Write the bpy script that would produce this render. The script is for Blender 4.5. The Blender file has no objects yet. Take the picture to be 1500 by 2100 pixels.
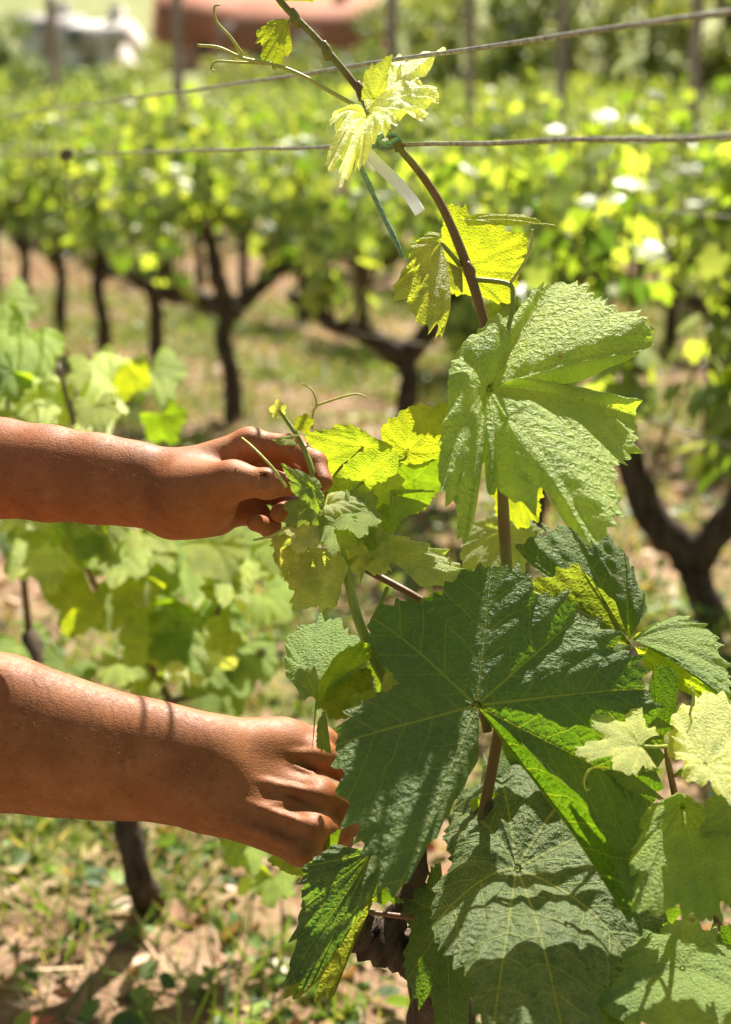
import bpy, math, random
import numpy as np
from mathutils import Vector, Matrix
R = math.radians
C = bpy.context.scene.collection
SC = bpy.context.scene

# ------------------------------------------------------------------ camera, sky, sun, exposure
F, H, PITCH = 50 / 36 * 2100, 1.05, R(13.8)
cam_d = bpy.data.cameras.new("camera")
cam = bpy.data.objects.new("camera", cam_d); C.objects.link(cam)
cam.location = (0, 0, H); cam.rotation_euler = (math.pi / 2 - PITCH, 0, 0)
cam_d.lens, cam_d.sensor_width, cam_d.sensor_fit = 50, 36, 'AUTO'
cam_d.clip_start, cam_d.clip_end = 0.05, 2000
cam_d.dof.use_dof = True; cam_d.dof.focus_distance = 1.08; cam_d.dof.aperture_fstop = 4.5
SC.camera = cam
SUN_AZ, SUN_EL = R(15), R(52)            # azimuth from +Y towards +X
sun_dir = Vector((math.sin(SUN_AZ) * math.cos(SUN_EL), math.cos(SUN_AZ) * math.cos(SUN_EL), math.sin(SUN_EL)))
w = bpy.data.worlds.new("World"); SC.world = w; w.use_nodes = True
nt = w.node_tree; sky = nt.nodes.new('ShaderNodeTexSky'); sky.sky_type = 'NISHITA'; sky.sun_disc = False
sky.sun_elevation = SUN_EL; sky.sun_rotation = SUN_AZ; sky.dust_density = 1.5
wm = nt.nodes.new('ShaderNodeMix'); wm.data_type = 'RGBA'; wm.blend_type = 'MULTIPLY'; wm.inputs[0].default_value = 1; wm.inputs[7].default_value = (1, .90, .64, 1)   # warm white balance
nt.links.new(sky.outputs[0], wm.inputs[6]); nt.links.new(wm.outputs[2], nt.nodes['Background'].inputs[0]); nt.nodes['Background'].inputs[1].default_value = 0.06
sl = bpy.data.lights.new("sun", 'SUN'); sl.energy = 5.0; sl.angle = R(0.5); sl.color = (1, 0.93, 0.82)
so = bpy.data.objects.new("sun", sl); C.objects.link(so)
so.rotation_euler = sun_dir.to_track_quat('Z', 'Y').to_euler(); so.location = (0, 0, 20)
SC.view_settings.view_transform = 'Standard'; SC.view_settings.look = 'None'
SC.view_settings.exposure = 1.45; SC.view_settings.gamma = 1
SC.render.engine = 'CYCLES'
SC.cycles.use_denoising = True
SC.cycles.max_bounces = 8; SC.cycles.transmission_bounces = 6; SC.cycles.diffuse_bounces = 4
SC.cycles.sample_clamp_indirect = 6

# ------------------------------------------------------------------ helpers
cs, sn = math.cos(PITCH), math.sin(PITCH)
def P(px, py, D):
    """world point seen at photo pixel (px, py), D metres in front of the lens plane"""
    a, b = (px - 750) / F * D, -(py - 1050) / F * D
    return np.array((a, D * cs + b * sn, H - D * sn + b * cs))

def terrain(x, y):
    r = np.maximum(np.asarray(y, float) - 9, 0)
    z = 0.072 * np.minimum(r, 30) + 0.095 * np.clip(r - 30, 0, 50) + 0.16 * np.maximum(r - 80, 0)
    z = z * (r / (r + 2.0))
    return z + 0.012 * np.sin(np.asarray(x) * 2.1 + 0.7) * np.cos(np.asarray(y) * 1.7) + 0.0 * r

def mesh(name, V, Fc, mat=None, parent=None, smooth=True, uvs=None, cols=None, kind=None):
    """ONE mesh object. Fc: list of index arrays (n,3)/(n,4). uvs: {name: per-vertex (n,2)} or ('corner', arr)."""
    V = np.asarray(V, dtype=np.float32)
    if not isinstance(Fc, (list, tuple)): Fc = [Fc]
    Fc = [np.asarray(f, dtype=np.int32) for f in Fc if len(f)]
    me = bpy.data.meshes.new(name)
    me.vertices.add(len(V)); me.vertices.foreach_set('co', V.ravel())
    tot = np.concatenate([np.full(len(f), f.shape[1], dtype=np.int32) for f in Fc])
    idx = np.concatenate([f.ravel() for f in Fc])
    st = np.concatenate([[0], np.cumsum(tot)[:-1]]).astype(np.int32)
    me.loops.add(len(idx)); me.loops.foreach_set('vertex_index', idx)
    me.polygons.add(len(tot)); me.polygons.foreach_set('loop_start', st); me.polygons.foreach_set('loop_total', tot)
    me.update(calc_edges=True)
    if smooth: me.polygons.foreach_set('use_smooth', np.ones(len(tot), dtype=bool))
    for k, a in (uvs or {}).items():
        l = me.uv_layers.new(name=k)
        a = a[1] if isinstance(a, tuple) else np.asarray(a)[idx]
        l.data.foreach_set('uv', np.asarray(a, dtype=np.float32).ravel())
    for k, a in (cols or {}).items():
        l = me.color_attributes.new(k, 'FLOAT_COLOR', 'POINT')
        a = np.asarray(a, dtype=np.float32)
        if a.shape[1] == 3: a = np.c_[a, np.ones(len(a), np.float32)]
        l.data.foreach_set('color', a.ravel())
    me.validate()
    if mat: me.materials.append(mat)
    o = bpy.data.objects.new(name, me); C.objects.link(o)
    if parent is not None: o.parent = parent; o.matrix_parent_inverse = parent.matrix_world.inverted()
    if kind: o['kind'] = kind
    return o

def tag(o, label, cat, group=None):
    o['label'] = label; o['category'] = cat
    if group: o['group'] = group
    return o

def thing(name, label, cat, loc, rz=0, group=None):
    o = bpy.data.objects.new(name, None); C.objects.link(o)
    o.empty_display_size = 0.05
    o.location = [float(q) for q in loc]; o.rotation_euler = (0, 0, rz)
    o.matrix_world = Matrix.Translation(o.location) @ Matrix.Rotation(rz, 4, 'Z')
    return tag(o, label, cat, group)

def crom(pts, n):
    """Catmull-Rom through pts"""
    p = np.asarray(pts, float); p = np.vstack([2 * p[0] - p[1], p, 2 * p[-1] - p[-2]])
    out = []
    for i in range(1, len(p) - 2):
        t = np.linspace(0, 1, n, endpoint=False)[:, None]
        a, b, c, d = p[i - 1], p[i], p[i + 1], p[i + 2]
        out.append(0.5 * (2 * b + (c - a) * t + (2 * a - 5 * b + 4 * c - d) * t ** 2 + (3 * b - a - 3 * c + d) * t ** 3))
    return np.vstack(out + [p[-2][None]])

def tube(pts, rad, n=8, sub=0, rough=0.0, seed=0, flat=None):
    """verts, [quads, tris] of a capped tube through pts; rad scalar or per point"""
    p = np.asarray(pts, float); r = np.broadcast_to(np.asarray(rad, float), (len(p),))
    if sub:
        q = np.c_[p, r]; q = crom(q, sub); p, r = q[:, :3], np.maximum(q[:, 3], 1e-4)
    rs = np.random.RandomState(seed)
    T = np.gradient(p, axis=0); T /= np.linalg.norm(T, axis=1)[:, None] + 1e-12
    u = np.cross(T[0], (0.3, 0.2, 0.9)); u /= np.linalg.norm(u)
    th = np.linspace(0, 2 * np.pi, n, endpoint=False)
    V = []
    for i in range(len(p)):
        u = u - T[i] * (u @ T[i]); u /= np.linalg.norm(u); v = np.cross(T[i], u)
        k = 1 + rough * rs.uniform(-1, 1, n) if rough else np.ones(n)
        fl = flat if flat else 1.0
        V.append(p[i] + (r[i] * k * np.cos(th))[:, None] * u + (r[i] * k * fl * np.sin(th))[:, None] * v)
    V = np.vstack(V + [p[0][None], p[-1][None]])
    m = len(p); a = np.arange(m - 1)[:, None] * n + np.arange(n)[None]; b = np.arange(m - 1)[:, None] * n + (np.arange(n)[None] + 1) % n
    Q = np.stack([a, b, b + n, a + n], -1).reshape(-1, 4)
    i = np.arange(n); j = (i + 1) % n
    Tr = np.vstack([np.c_[j, i, np.full(n, m * n)], np.c_[(m - 1) * n + i, (m - 1) * n + j, np.full(n, m * n + 1)]])
    return V, [Q, Tr]

def join(parts):
    """several (V, [Q, T]) into one"""
    Vs, Qs, Ts, o = [], [], [], 0
    for V, Fc in parts:
        Vs.append(V)
        for f in Fc:
            f = np.asarray(f)
            if len(f): (Qs if f.shape[1] == 4 else Ts).append(f + o)
        o += len(V)
    out = []
    if Qs: out.append(np.vstack(Qs))
    if Ts: out.append(np.vstack(Ts))
    return np.vstack(Vs), out

def box(c, s, rz=0):
    c = np.asarray(c, float); s = np.asarray(s, float) / 2
    k = np.array([(x, y, z) for z in (-1, 1) for y in (-1, 1) for x in (-1, 1)], float) * s
    a = np.array([[math.cos(rz), -math.sin(rz), 0], [math.sin(rz), math.cos(rz), 0], [0, 0, 1]])
    return k @ a.T + c, [np.array([(0, 2, 3, 1), (4, 5, 7, 6), (0, 1, 5, 4), (2, 6, 7, 3), (0, 4, 6, 2), (1, 3, 7, 5)])]

# ------------------------------------------------------------------ materials
class N:
    """tiny node-graph helper"""
    def __init__(s, name):
        s.m = bpy.data.materials.new(name); s.m.use_nodes = True; s.t = s.m.node_tree; s.t.nodes.clear()
        s.out = s.n('ShaderNodeOutputMaterial')
    def n(s, kind, **kw):
        d = s.t.nodes.new(kind)
        for k, v in kw.items(): setattr(d, k, v)
        return d
    def set(s, sock, v):
        if hasattr(v, 'node'): s.t.links.new(v, sock)
        elif isinstance(v, (tuple, list)) and len(v) == 3 and sock.type == 'RGBA': sock.default_value = (*v, 1)
        else: sock.default_value = v
    def math(s, op, a, b=None, c=None):
        d = s.n('ShaderNodeMath', operation=op)
        for i, v in enumerate((a, b, c)):
            if v is not None: s.set(d.inputs[i], v)
        return d.outputs[0]
    def mix(s, f, a, b, mode='MIX'):
        d = s.n('ShaderNodeMix', data_type='RGBA', blend_type=mode); d.clamp_factor = True
        s.set(d.inputs[0], f); s.set(d.inputs[6], a); s.set(d.inputs[7], b); return d.outputs[2]
    def rng(s, v, a, b, c=0, d=1, smooth=True):
        q = s.n('ShaderNodeMapRange', interpolation_type='SMOOTHSTEP' if smooth else 'LINEAR')
        for i, x in enumerate((v, a, b, c, d)): s.set(q.inputs[i], x)
        return q.outputs[0]
    def noise(s, scale, vec=None, detail=3, rough=0.55, out=0):
        d = s.n('ShaderNodeTexNoise'); d.inputs['Scale'].default_value = scale; d.inputs['Detail'].default_value = detail
        d.inputs['Roughness'].default_value = rough
        if vec is not None: s.set(d.inputs['Vector'], vec)
        return d.outputs[out]
    def voro(s, scale, vec=None, feature='F1', out='Distance'):
        d = s.n('ShaderNodeTexVoronoi', feature=feature); d.inputs['Scale'].default_value = scale
        if vec is not None: s.set(d.inputs['Vector'], vec)
        return d.outputs[out]
    def ramp(s, v, stops):
        d = s.n('ShaderNodeValToRGB'); s.set(d.inputs[0], v); e = d.color_ramp.elements
        while len(e) < len(stops): e.new(0.5)
        for i, (p, c) in enumerate(stops): e[i].position = p; e[i].color = (*c, 1)
        return d.outputs[0]
    def bump(s, h, strength=0.5, dist=0.002, normal=None):
        d = s.n('ShaderNodeBump'); d.inputs['Strength'].default_value = strength; d.inputs['Distance'].default_value = dist
        s.set(d.inputs['Height'], h)
        if normal is not None: s.set(d.inputs['Normal'], normal)
        return d.outputs[0]
    def pbsdf(s, color, rough=0.6, spec=0.4, normal=None, metal=0, **kw):
        d = s.n('ShaderNodeBsdfPrincipled'); s.set(d.inputs['Base Color'], color); s.set(d.inputs['Roughness'], rough)
        s.set(d.inputs['Specular IOR Level'], spec); s.set(d.inputs['Metallic'], metal)
        if normal is not None: s.set(d.inputs['Normal'], normal)
        for k, v in kw.items(): s.set(d.inputs[k.replace('_', ' ')], v)
        return d.outputs[0]
    def done(s, sh): s.t.links.new(sh, s.out.inputs[0]); return s.m
    def obj(s): return s.n('ShaderNodeTexCoord').outputs['Object']
    def pos(s): return s.n('ShaderNodeNewGeometry').outputs['Position']

def mat_simple(name, col, rough=0.7, spec=0.3, var=0.35, scale=30, bump=0.3, bd=0.002, metal=0):
    g = N(name); v = g.obj(); n1 = g.noise(scale, v, 5, 0.65)
    c = g.mix(g.rng(n1, 0.3, 0.7), tuple(x * (1 - var) for x in col), tuple(min(1, x * (1 + var)) for x in col))
    return g.done(g.pbsdf(c, rough, spec, g.bump(n1, bump, bd), metal))

def mat_leaf_far():
    """low-detail leaves of distant vines: colour of each leaf from its own attribute"""
    g = N("vine_foliage_leaf"); at = g.n('ShaderNodeVertexColor'); at.layer_name = 'tint'
    back = g.n('ShaderNodeNewGeometry').outputs['Backfacing']
    c = g.mix(g.math('MULTIPLY', back, 0.35), at.outputs[0], (0.30, 0.36, 0.17))
    tr = g.mix(1.0, c, (2.1, 2.1, 0.9), 'MULTIPLY')
    d = g.n('ShaderNodeBsdfTranslucent'); g.set(d.inputs[0], tr)
    b = g.pbsdf(c, 0.46, 0.42, g.bump(g.noise(60, g.obj(), 2), 0.5, 0.006))
    mx = g.n('ShaderNodeMixShader'); mx.inputs[0].default_value = 0.42
    g.t.links.new(b, mx.inputs[1]); g.t.links.new(d.outputs[0], mx.inputs[2])
    return g.done(mx.outputs[0])

def mat_bark(name, col, scale=60):
    g = N(name); v = g.obj()
    mp = g.n('ShaderNodeMapping'); g.set(mp.inputs[0], v); mp.inputs['Scale'].default_value = (1, 1, 0.22)
    a = g.noise(scale, mp.outputs[0], 6, 0.7); b = g.noise(scale * 0.25, v, 3)
    c = g.mix(g.rng(a, 0.32, 0.68), tuple(x * 0.35 for x in col), tuple(x * 1.5 for x in col))
    c = g.mix(g.math('MULTIPLY', g.rng(b, 0.5, 0.7), 0.4), c, (col[0] * 1.4, col[1] * 1.5, col[2] * 1.5))
    return g.done(g.pbsdf(c, 0.85, 0.2, g.bump(a, 0.9, 0.006)))

M = {}
M['leaf_far'] = mat_leaf_far()
M['bark'] = mat_bark("vine_bark", (0.075, 0.052, 0.036))
M['cane'] = mat_simple("vine_cane", (0.16, 0.10, 0.05), 0.6)
M['post'] = mat_bark("weathered_post", (0.34, 0.28, 0.24), 20)
M['wire'] = mat_simple("rusty_galvanised_wire", (0.32, 0.28, 0.23), 0.42, 0.5, 0.5, 160, 0.4, 0.0006, 0.5)
# ------------------------------------------------------------------ ground and hill
def mat_ground():
    g = N("vineyard_soil"); v = g.pos()
    a = g.noise(1.3, v, 5, 0.6); b = g.noise(9, v, 6, 0.65); c_ = g.noise(42, v, 5, 0.7); d = g.noise(0.6, v, 3)
    soil = g.ramp(b, [(0.3, (0.08, 0.044, 0.026)), (0.45, (0.24, 0.15, 0.09)), (0.58, (0.39, 0.265, 0.175)), (0.75, (0.53, 0.40, 0.28))])
    soil = g.mix(g.rng(c_, 0.35, 0.75, 0, 0.6), soil, (0.22, 0.13, 0.08))
    grn = g.mix(g.rng(c_, 0.3, 0.7), (0.05, 0.09, 0.015), (0.20, 0.22, 0.05))
    col = g.mix(g.math('MULTIPLY', g.rng(a, 0.44, 0.62), g.rng(c_, 0.3, 0.55)), soil, grn)
    sp = g.n('ShaderNodeSeparateXYZ'); g.set(sp.inputs[0], v)
    far = g.rng(sp.outputs[1], 22, 34)
    hill = g.mix(g.rng(g.noise(0.12, v, 5, 0.7), 0.35, 0.65), (0.18, 0.22, 0.07), (0.30, 0.29, 0.14))
    hill = g.mix(g.rng(g.noise(0.5, v, 4, 0.7), 0.52, 0.62), hill, (0.10, 0.13, 0.05))
    col = g.mix(far, col, hill)
    return g.done(g.pbsdf(col, 0.95, 0.1, g.bump(g.math('ADD', b, g.math('MULTIPLY', c_, 0.4)), 0.9, 0.03)))

xs = np.unique(np.r_[np.linspace(-6, 6, 200), np.linspace(-260, 260, 90)])
ys = np.unique(np.r_[np.linspace(-4, 14, 300), np.linspace(14, 60, 80), np.linspace(60, 420, 60)])
X, Y = np.meshgrid(xs, ys)
rs = np.random.RandomState(3)
Z = terrain(X, Y)
for k in range(14):                      # clods and hollows
    fx, fy, ph = rs.uniform(4, 22), rs.uniform(4, 22), rs.uniform(0, 6.28)
    Z = Z + 0.0045 * np.sin(X * fx + Y * fy * 0.6 + ph) * np.sin(Y * fy - X * 0.4 * fx + ph * 2) * (Y < 16)
nx = len(xs); i = np.arange(len(ys) - 1)[:, None] * nx + np.arange(nx - 1)[None]
mesh("ground", np.c_[X.ravel(), Y.ravel(), Z.ravel()], np.stack([i, i + 1, i + nx + 1, i + nx], -1).reshape(-1, 4), mat_ground(), kind='structure')

# ------------------------------------------------------------------ litter, straw, weeds, stones on the near ground
def mat_tint(name, rough=0.8, transl=0.0):
    g = N(name); at = g.n('ShaderNodeVertexColor'); at.layer_name = 'tint'
    b = g.pbsdf(at.outputs[0], rough, 0.25)
    if not transl: return g.done(b)
    d = g.n('ShaderNodeBsdfTranslucent'); g.set(d.inputs[0], g.mix(1.0, at.outputs[0], (1.7, 1.6, 0.6), 'MULTIPLY'))
    mx = g.n('ShaderNodeMixShader'); mx.inputs[0].default_value = transl
    g.t.links.new(b, mx.inputs[1]); g.t.links.new(d.outputs[0], mx.inputs[2]); return g.done(mx.outputs[0])

def ground_points(n, rs, y0=1.2, y1=14, patch=None):
    """points spread evenly over the wedge the lens can see (and a step either side)"""
    y = np.sqrt(rs.uniform(y0 ** 2, y1 ** 2, n * 4)); x = rs.uniform(-1, 1, n * 4) * (0.75 + 0.34 * y)
    if patch is not None:
        keep = patch(x, y) > rs.uniform(0, 1, n * 4); x, y = x[keep], y[keep]
        k = rs.permutation(len(x)); x, y = x[k], y[k]
    return x[:n], y[:n]

def scatter(tv, tf, x, y, z, size, rs, tilt, cols, name, mat):
    n = len(x); tv = np.asarray(tv, float)
    a, t1, t2 = rs.uniform(0, 6.28, n), rs.normal(0, tilt, n), rs.normal(0, tilt, n)
    v = tv[None] * size[:, None, None]
    c, s = np.cos(t1)[:, None], np.sin(t1)[:, None]
    v = np.stack([v[..., 0], v[..., 1] * c - v[..., 2] * s, v[..., 1] * s + v[..., 2] * c], -1)
    c, s = np.cos(t2)[:, None], np.sin(t2)[:, None]
    v = np.stack([v[..., 0] * c + v[..., 2] * s, v[..., 1], -v[..., 0] * s + v[..., 2] * c], -1)
    c, s = np.cos(a)[:, None], np.sin(a)[:, None]
    v = np.stack([v[..., 0] * c - v[..., 1] * s, v[..., 0] * s + v[..., 1] * c, v[..., 2]], -1)
    v += np.stack([x, y, z], -1)[:, None]
    m = len(tv); f = [(np.asarray(q)[None] + (np.arange(n) * m)[:, None, None]).reshape(-1, len(q[0])) for q in tf]
    return mesh(name, v.reshape(-1, 3), f, mat, cols={'tint': np.repeat(cols, m, 0)}, kind='stuff', smooth=False)

def pick(rs, n, pal, w=None, jit=0.25):
    pal = np.array(pal); k = rs.choice(len(pal), n, p=w)
    return np.clip(pal[k] * (1 + rs.uniform(-jit, jit, (n, 1))) * (1 + rs.uniform(-0.08, 0.08, (n, 3))), 0, 0.95)

rs = np.random.RandomState(11)
curl = [(0, -0.5, 0.02), (0.32, -0.1, 0.10), (0.2, 0.35, 0.12), (0, 0.6, 0.25), (-0.2, 0.35, 0.16), (-0.34, -0.08, 0.14), (0, 0.05, 0.0)]
cf = [np.array([(0, 1, 6), (1, 2, 6), (2, 3, 6), (3, 4, 6), (4, 5, 6), (5, 0, 6)])]
x, y = ground_points(30000, rs)
o = scatter(curl, cf, x, y, terrain(x, y) + 0.012, rs.uniform(0.014, 0.055, len(x)), rs, 0.45,
        pick(rs, len(x), [(0.52, 0.38, 0.29), (0.40, 0.24, 0.15), (0.62, 0.5, 0.38), (0.24, 0.13, 0.08), (0.55, 0.42, 0.2), (0.42, 0.13, 0.09)], [0.22, 0.24, 0.12, 0.26, 0.12, 0.04]), "leaf_litter", mat_tint("dry_leaf_litter", 0.75, 0.15))
tag(o, 'curled dry tan and brown leaves littering the soil between the rows', 'leaf litter')
blade = [(-0.022, 0, 0), (0.022, 0, 0), (0.02, 0.12, 0.45), (-0.02, 0.12, 0.45), (0, 0.42, 0.9)]
bf = [np.array([(0, 1, 2, 3)]), np.array([(3, 2, 4)])]
pt = lambda x, y: np.clip(0.5 + 0.75 * np.sin(x * 2.3 + 1.2) * np.sin(y * 1.9 + 0.4) + 0.45 * np.sin(x * 7 + y * 5) + 0.3 * np.sin(x * 17 - y * 13), 0.05, 1) * np.where(y < 3.2, 1, .38) + .2 * (y < 3.0)
x, y = ground_points(60000, rs, patch=pt, y1=11)
o = scatter(blade, bf, x, y, terrain(x, y), rs.uniform(0.03, 0.12, len(x)), rs, 0.5,
        pick(rs, len(x), [(0.13, 0.2, 0.035), (0.2, 0.26, 0.06), (0.07, 0.12, 0.03), (0.5, 0.42, 0.2)], [0.4, 0.25, 0.2, 0.15]), "grass", mat_tint("grass_blades", 0.6, 0.35))
tag(o, 'short green and straw coloured grass patches growing on the dry soil', 'grass')
x, y = ground_points(30000, rs, patch=pt, y1=11)
o = scatter([(0, -.5, 0), (.26, -.3, .07), (.36, .02, .1), (.2, .36, .06), (0, .55, -.06), (-.2, .36, .06), (-.36, .02, .1), (-.26, -.3, .07), (0, 0, .0)], [np.array([(k, (k + 1) % 8, 8) for k in range(8)])], x, y, terrain(x, y) + rs.uniform(0.005, 0.11, len(x)) * rs.uniform(0, 1, len(x)), rs.uniform(0.012, 0.04, len(x)), rs, 0.6,
        pick(rs, len(x), [(0.12, 0.2, 0.05), (0.2, 0.28, 0.06), (0.08, 0.14, 0.05)]), "ground_weeds", mat_tint("weed_leaves", 0.45, 0.35))
tag(o, 'low broad leaved green weeds in patches between the vine rows', 'weeds')
x, y = ground_points(9000, rs)
o = scatter([(-0.012, -0.5, 0), (0.012, -0.5, 0), (0.012, 0.5, 0.1), (-0.012, 0.5, 0.1)], [np.array([(0, 1, 2, 3)])], x, y, terrain(x, y) + 0.012, rs.uniform(0.04, 0.14, len(x)), rs, 0.25,
        pick(rs, len(x), [(0.6, 0.48, 0.28), (0.5, 0.36, 0.2), (0.35, 0.25, 0.15)]), "straw", mat_tint("straw_stalks", 0.8))
tag(o, 'pale dry straw stalks and twigs scattered over the soil', 'straw')
a = np.array([(0, 0, 0.45), (0.5, 0, 0), (0.1, 0.45, 0.05), (-0.45, 0.1, 0), (-0.15, -0.42, 0.05), (0.3, -0.3, 0.15)])
x, y = ground_points(1300, rs)
o = scatter(a, [np.array([(0, 1, 2), (0, 2, 3), (0, 3, 4), (0, 4, 5), (0, 5, 1)])], x, y, terrain(x, y), rs.uniform(0.01, 0.04, len(x)), rs, 0.3,
        pick(rs, len(x), [(0.45, 0.36, 0.29), (0.35, 0.26, 0.19), (0.5, 0.43, 0.36)]), "stones", mat_tint("pale_stones", 0.9))
tag(o, 'small pale angular stones lying on the vineyard soil', 'stones')

# ------------------------------------------------------------------ vines of the rows behind
ROW = np.array((-0.405, 0.914)); NRM = np.array((0.914, 0.405)); ROW0 = P(810, 297, 1.10)[:2]
def leaf_tmpl():
    ang = np.array([180, 150, 118, 100, 84, 62, 50, 36, 14, 0, -14, -36, -50, -62, -84, -100, -118, -150]) * np.pi / 180
    rad = np.array([0.12, 0.5, 0.55, 0.66, 0.55, 0.66, 0.84, 0.6, 0.8, 1.0, 0.8, 0.6, 0.84, 0.66, 0.55, 0.66, 0.55, 0.5])
    o = np.c_[np.sin(ang) * rad, np.cos(ang) * rad]; mid = o * 0.55
    V2 = np.vstack([[(0, 0)], mid, o])
    z = -0.28 * (V2[:, 1] * 0.9) ** 2 * np.sign(V2[:, 1] + 0.2) - 0.25 * np.abs(V2[:, 0]) ** 1.3 + 0.10 * np.abs(V2[:, 0])
    n = len(ang); i = np.arange(n); j = (i + 1) % n
    return np.c_[V2 * 0.62, z * 0.62], [np.stack([1 + i, 1 + j, 1 + n + j, 1 + n + i], -1), np.c_[np.zeros(n, int), 1 + j, 1 + i]]
LT = leaf_tmpl()

def leaves_mesh(pos, tipdir, nrm, size, cols):
    """many leaves as one foliage mesh"""
    y = tipdir / np.linalg.norm(tipdir, axis=1)[:, None]
    z = nrm - y * np.sum(nrm * y, 1)[:, None]; z /= np.linalg.norm(z, axis=1)[:, None] + 1e-9
    x = np.cross(y, z); tv = LT[0]; m = len(tv); n = len(pos)
    v = pos[:, None] + size[:, None, None] * (tv[None, :, 0:1] * x[:, None] + tv[None, :, 1:2] * y[:, None] + tv[None, :, 2:3] * z[:, None])
    f = [(q[None] + (np.arange(n) * m)[:, None, None]).reshape(-1, q.shape[1]) for q in LT[1]]
    return v.reshape(-1, 3), f, np.repeat(cols, m, 0)

PAL_BG = [(0.10, 0.165, 0.02), (0.19, 0.27, 0.03), (0.28, 0.34, 0.06), (0.34, 0.385, 0.075), (0.05, 0.09, 0.018)]
def make_vine(seed, arms=None, trunk_h=0.46, full=1.0, trunk_pts=None, top=1.2, lo=0.56):
    """old trunk, gnarled arms, upright shoots and leaves; local x runs along the row. Returns three raw meshes"""
    rs = np.random.RandomState(seed)
    tp = trunk_pts or [(0, 0, -0.05), (rs.uniform(-.03, .03), rs.uniform(-.02, .02), trunk_h * 0.4), (rs.uniform(-.05, .05), rs.uniform(-.03, .03), trunk_h * 0.8), (0, 0, trunk_h)]
    tr = [tube(tp, np.linspace(0.040, 0.034, len(tp)), 9, 5, 0.16, seed)]
    arms = arms or ([[tp[-1], (s * 0.10, rs.uniform(-.04, .04), trunk_h + rs.uniform(0.02, .08)), (s * 0.24, rs.uniform(-.05, .05), trunk_h + rs.uniform(0.0, .12)), (s * rs.uniform(.36, .52), rs.uniform(-.05, .05), trunk_h + rs.uniform(0.06, .24))] for s in (-1, 1)] + [[tp[-1], (rs.uniform(-.06, .06), 0, trunk_h + .1), (rs.uniform(-.12, .12), 0, trunk_h + .22)]] * (seed % 2))
    for a in arms: tr.append(tube(a, np.linspace(0.042, 0.021, len(a)), 8, 5, 0.26, seed + 1))
    canes, pos, tip, nr, sz, cl = [], [], [], [], [], []
    nsh = int(17 * full)
    for k in range(nsh):
        a = np.array(arms[k % len(arms)], float); q = crom(a, 6); b = q[rs.randint(len(q) // 3, len(q))]
        top_z = rs.uniform(top - 0.35, top + 0.16); lean = rs.normal(0, 0.12, 2)
        pts = [b, b + (lean[0] * .35, lean[1] * .35, (top_z - b[2]) * .35), b + (lean[0] * .8, lean[1] * .8, (top_z - b[2]) * .7), np.array((b[0] + lean[0] + rs.normal(0, .05), b[1] + lean[1], top_z))]
        sp = crom(pts, 8); canes.append(tube(sp, np.linspace(0.0055, 0.002, len(sp)), 5))
        n = int(rs.uniform(17, 25) * full)
        for j in range(n):
            u = (j + rs.uniform(0, 1)) / n; c = sp[min(len(sp) - 1, int(u * len(sp)))]
            if c[2] < lo + 0.10 * math.sin(9 * c[0] + seed) and rs.rand() < 0.85: continue
            an = rs.uniform(0, 6.28); d = np.array((math.cos(an) * .8, math.sin(an), 0))
            pet = rs.uniform(0.03, 0.11) * (1.1 - 0.5 * u)
            pos.append(c + d * pet + (0, 0, rs.uniform(0, .04))); tip.append(d * rs.uniform(.3, 1) + (0, 0, -rs.uniform(.1, 1.0)))
            nr.append(d * rs.uniform(0.1, .9) + (rs.normal(0, .3), rs.normal(0, .3), rs.uniform(.4, 1.2)))
            sz.append(rs.uniform(0.065, 0.12) * (1.15 - 0.5 * u))
            w = 0.4 * (1 - u); cl.append(rs.choice(5, p=np.array([.26 + w * .3, .28, .2 + .2 * (1 - w), .1 + .2 * (1 - w), .12 + w]) / np.sum([.26 + w * .3, .28, .2 + .2 * (1 - w), .1 + .2 * (1 - w), .12 + w])))
    cols = np.array(PAL_BG)[cl] * rs.uniform(.75, 1.25, (len(cl), 1))
    return join(tr), leaves_mesh(np.array(pos), np.array(tip), np.array(nr), np.array(sz), cols), join(canes)

def vine_proto(seed, label, group, **kw):
    (tv, tf), (lv, lf, lc), (cv, cf_) = make_vine(seed, **kw)
    t = thing('grapevine', label, 'grapevine', (0, 0, 0), 0, group)
    mesh('trunk', tv, tf, M['bark'], t); mesh('foliage', lv, lf, M['leaf_far'], t, cols={'tint': lc}); mesh('canes', cv, cf_, M['cane'], t)
    return t
def dup(t, loc, rz, label=None, group=None, sc=1.0):
    r = t.copy(); C.objects.link(r); r.location = [float(q) for q in loc]; r.rotation_euler = (0, 0, rz); r.scale = (sc, sc, sc)
    if label: r['label'] = label
    if group: r['group'] = group
    for ch in t.children:
        c = ch.copy(); C.objects.link(c); c.parent = r; c.matrix_parent_inverse = Matrix()
    return r
RZ = math.atan2(ROW[1], ROW[0])      # turns local +x along the row (away to the left)
def place(t, loc, rz):
    t.location = [float(q) for q in loc]; t.rotation_euler = (0, 0, rz)
    for ch in t.children: ch.matrix_parent_inverse = Matrix()

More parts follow.
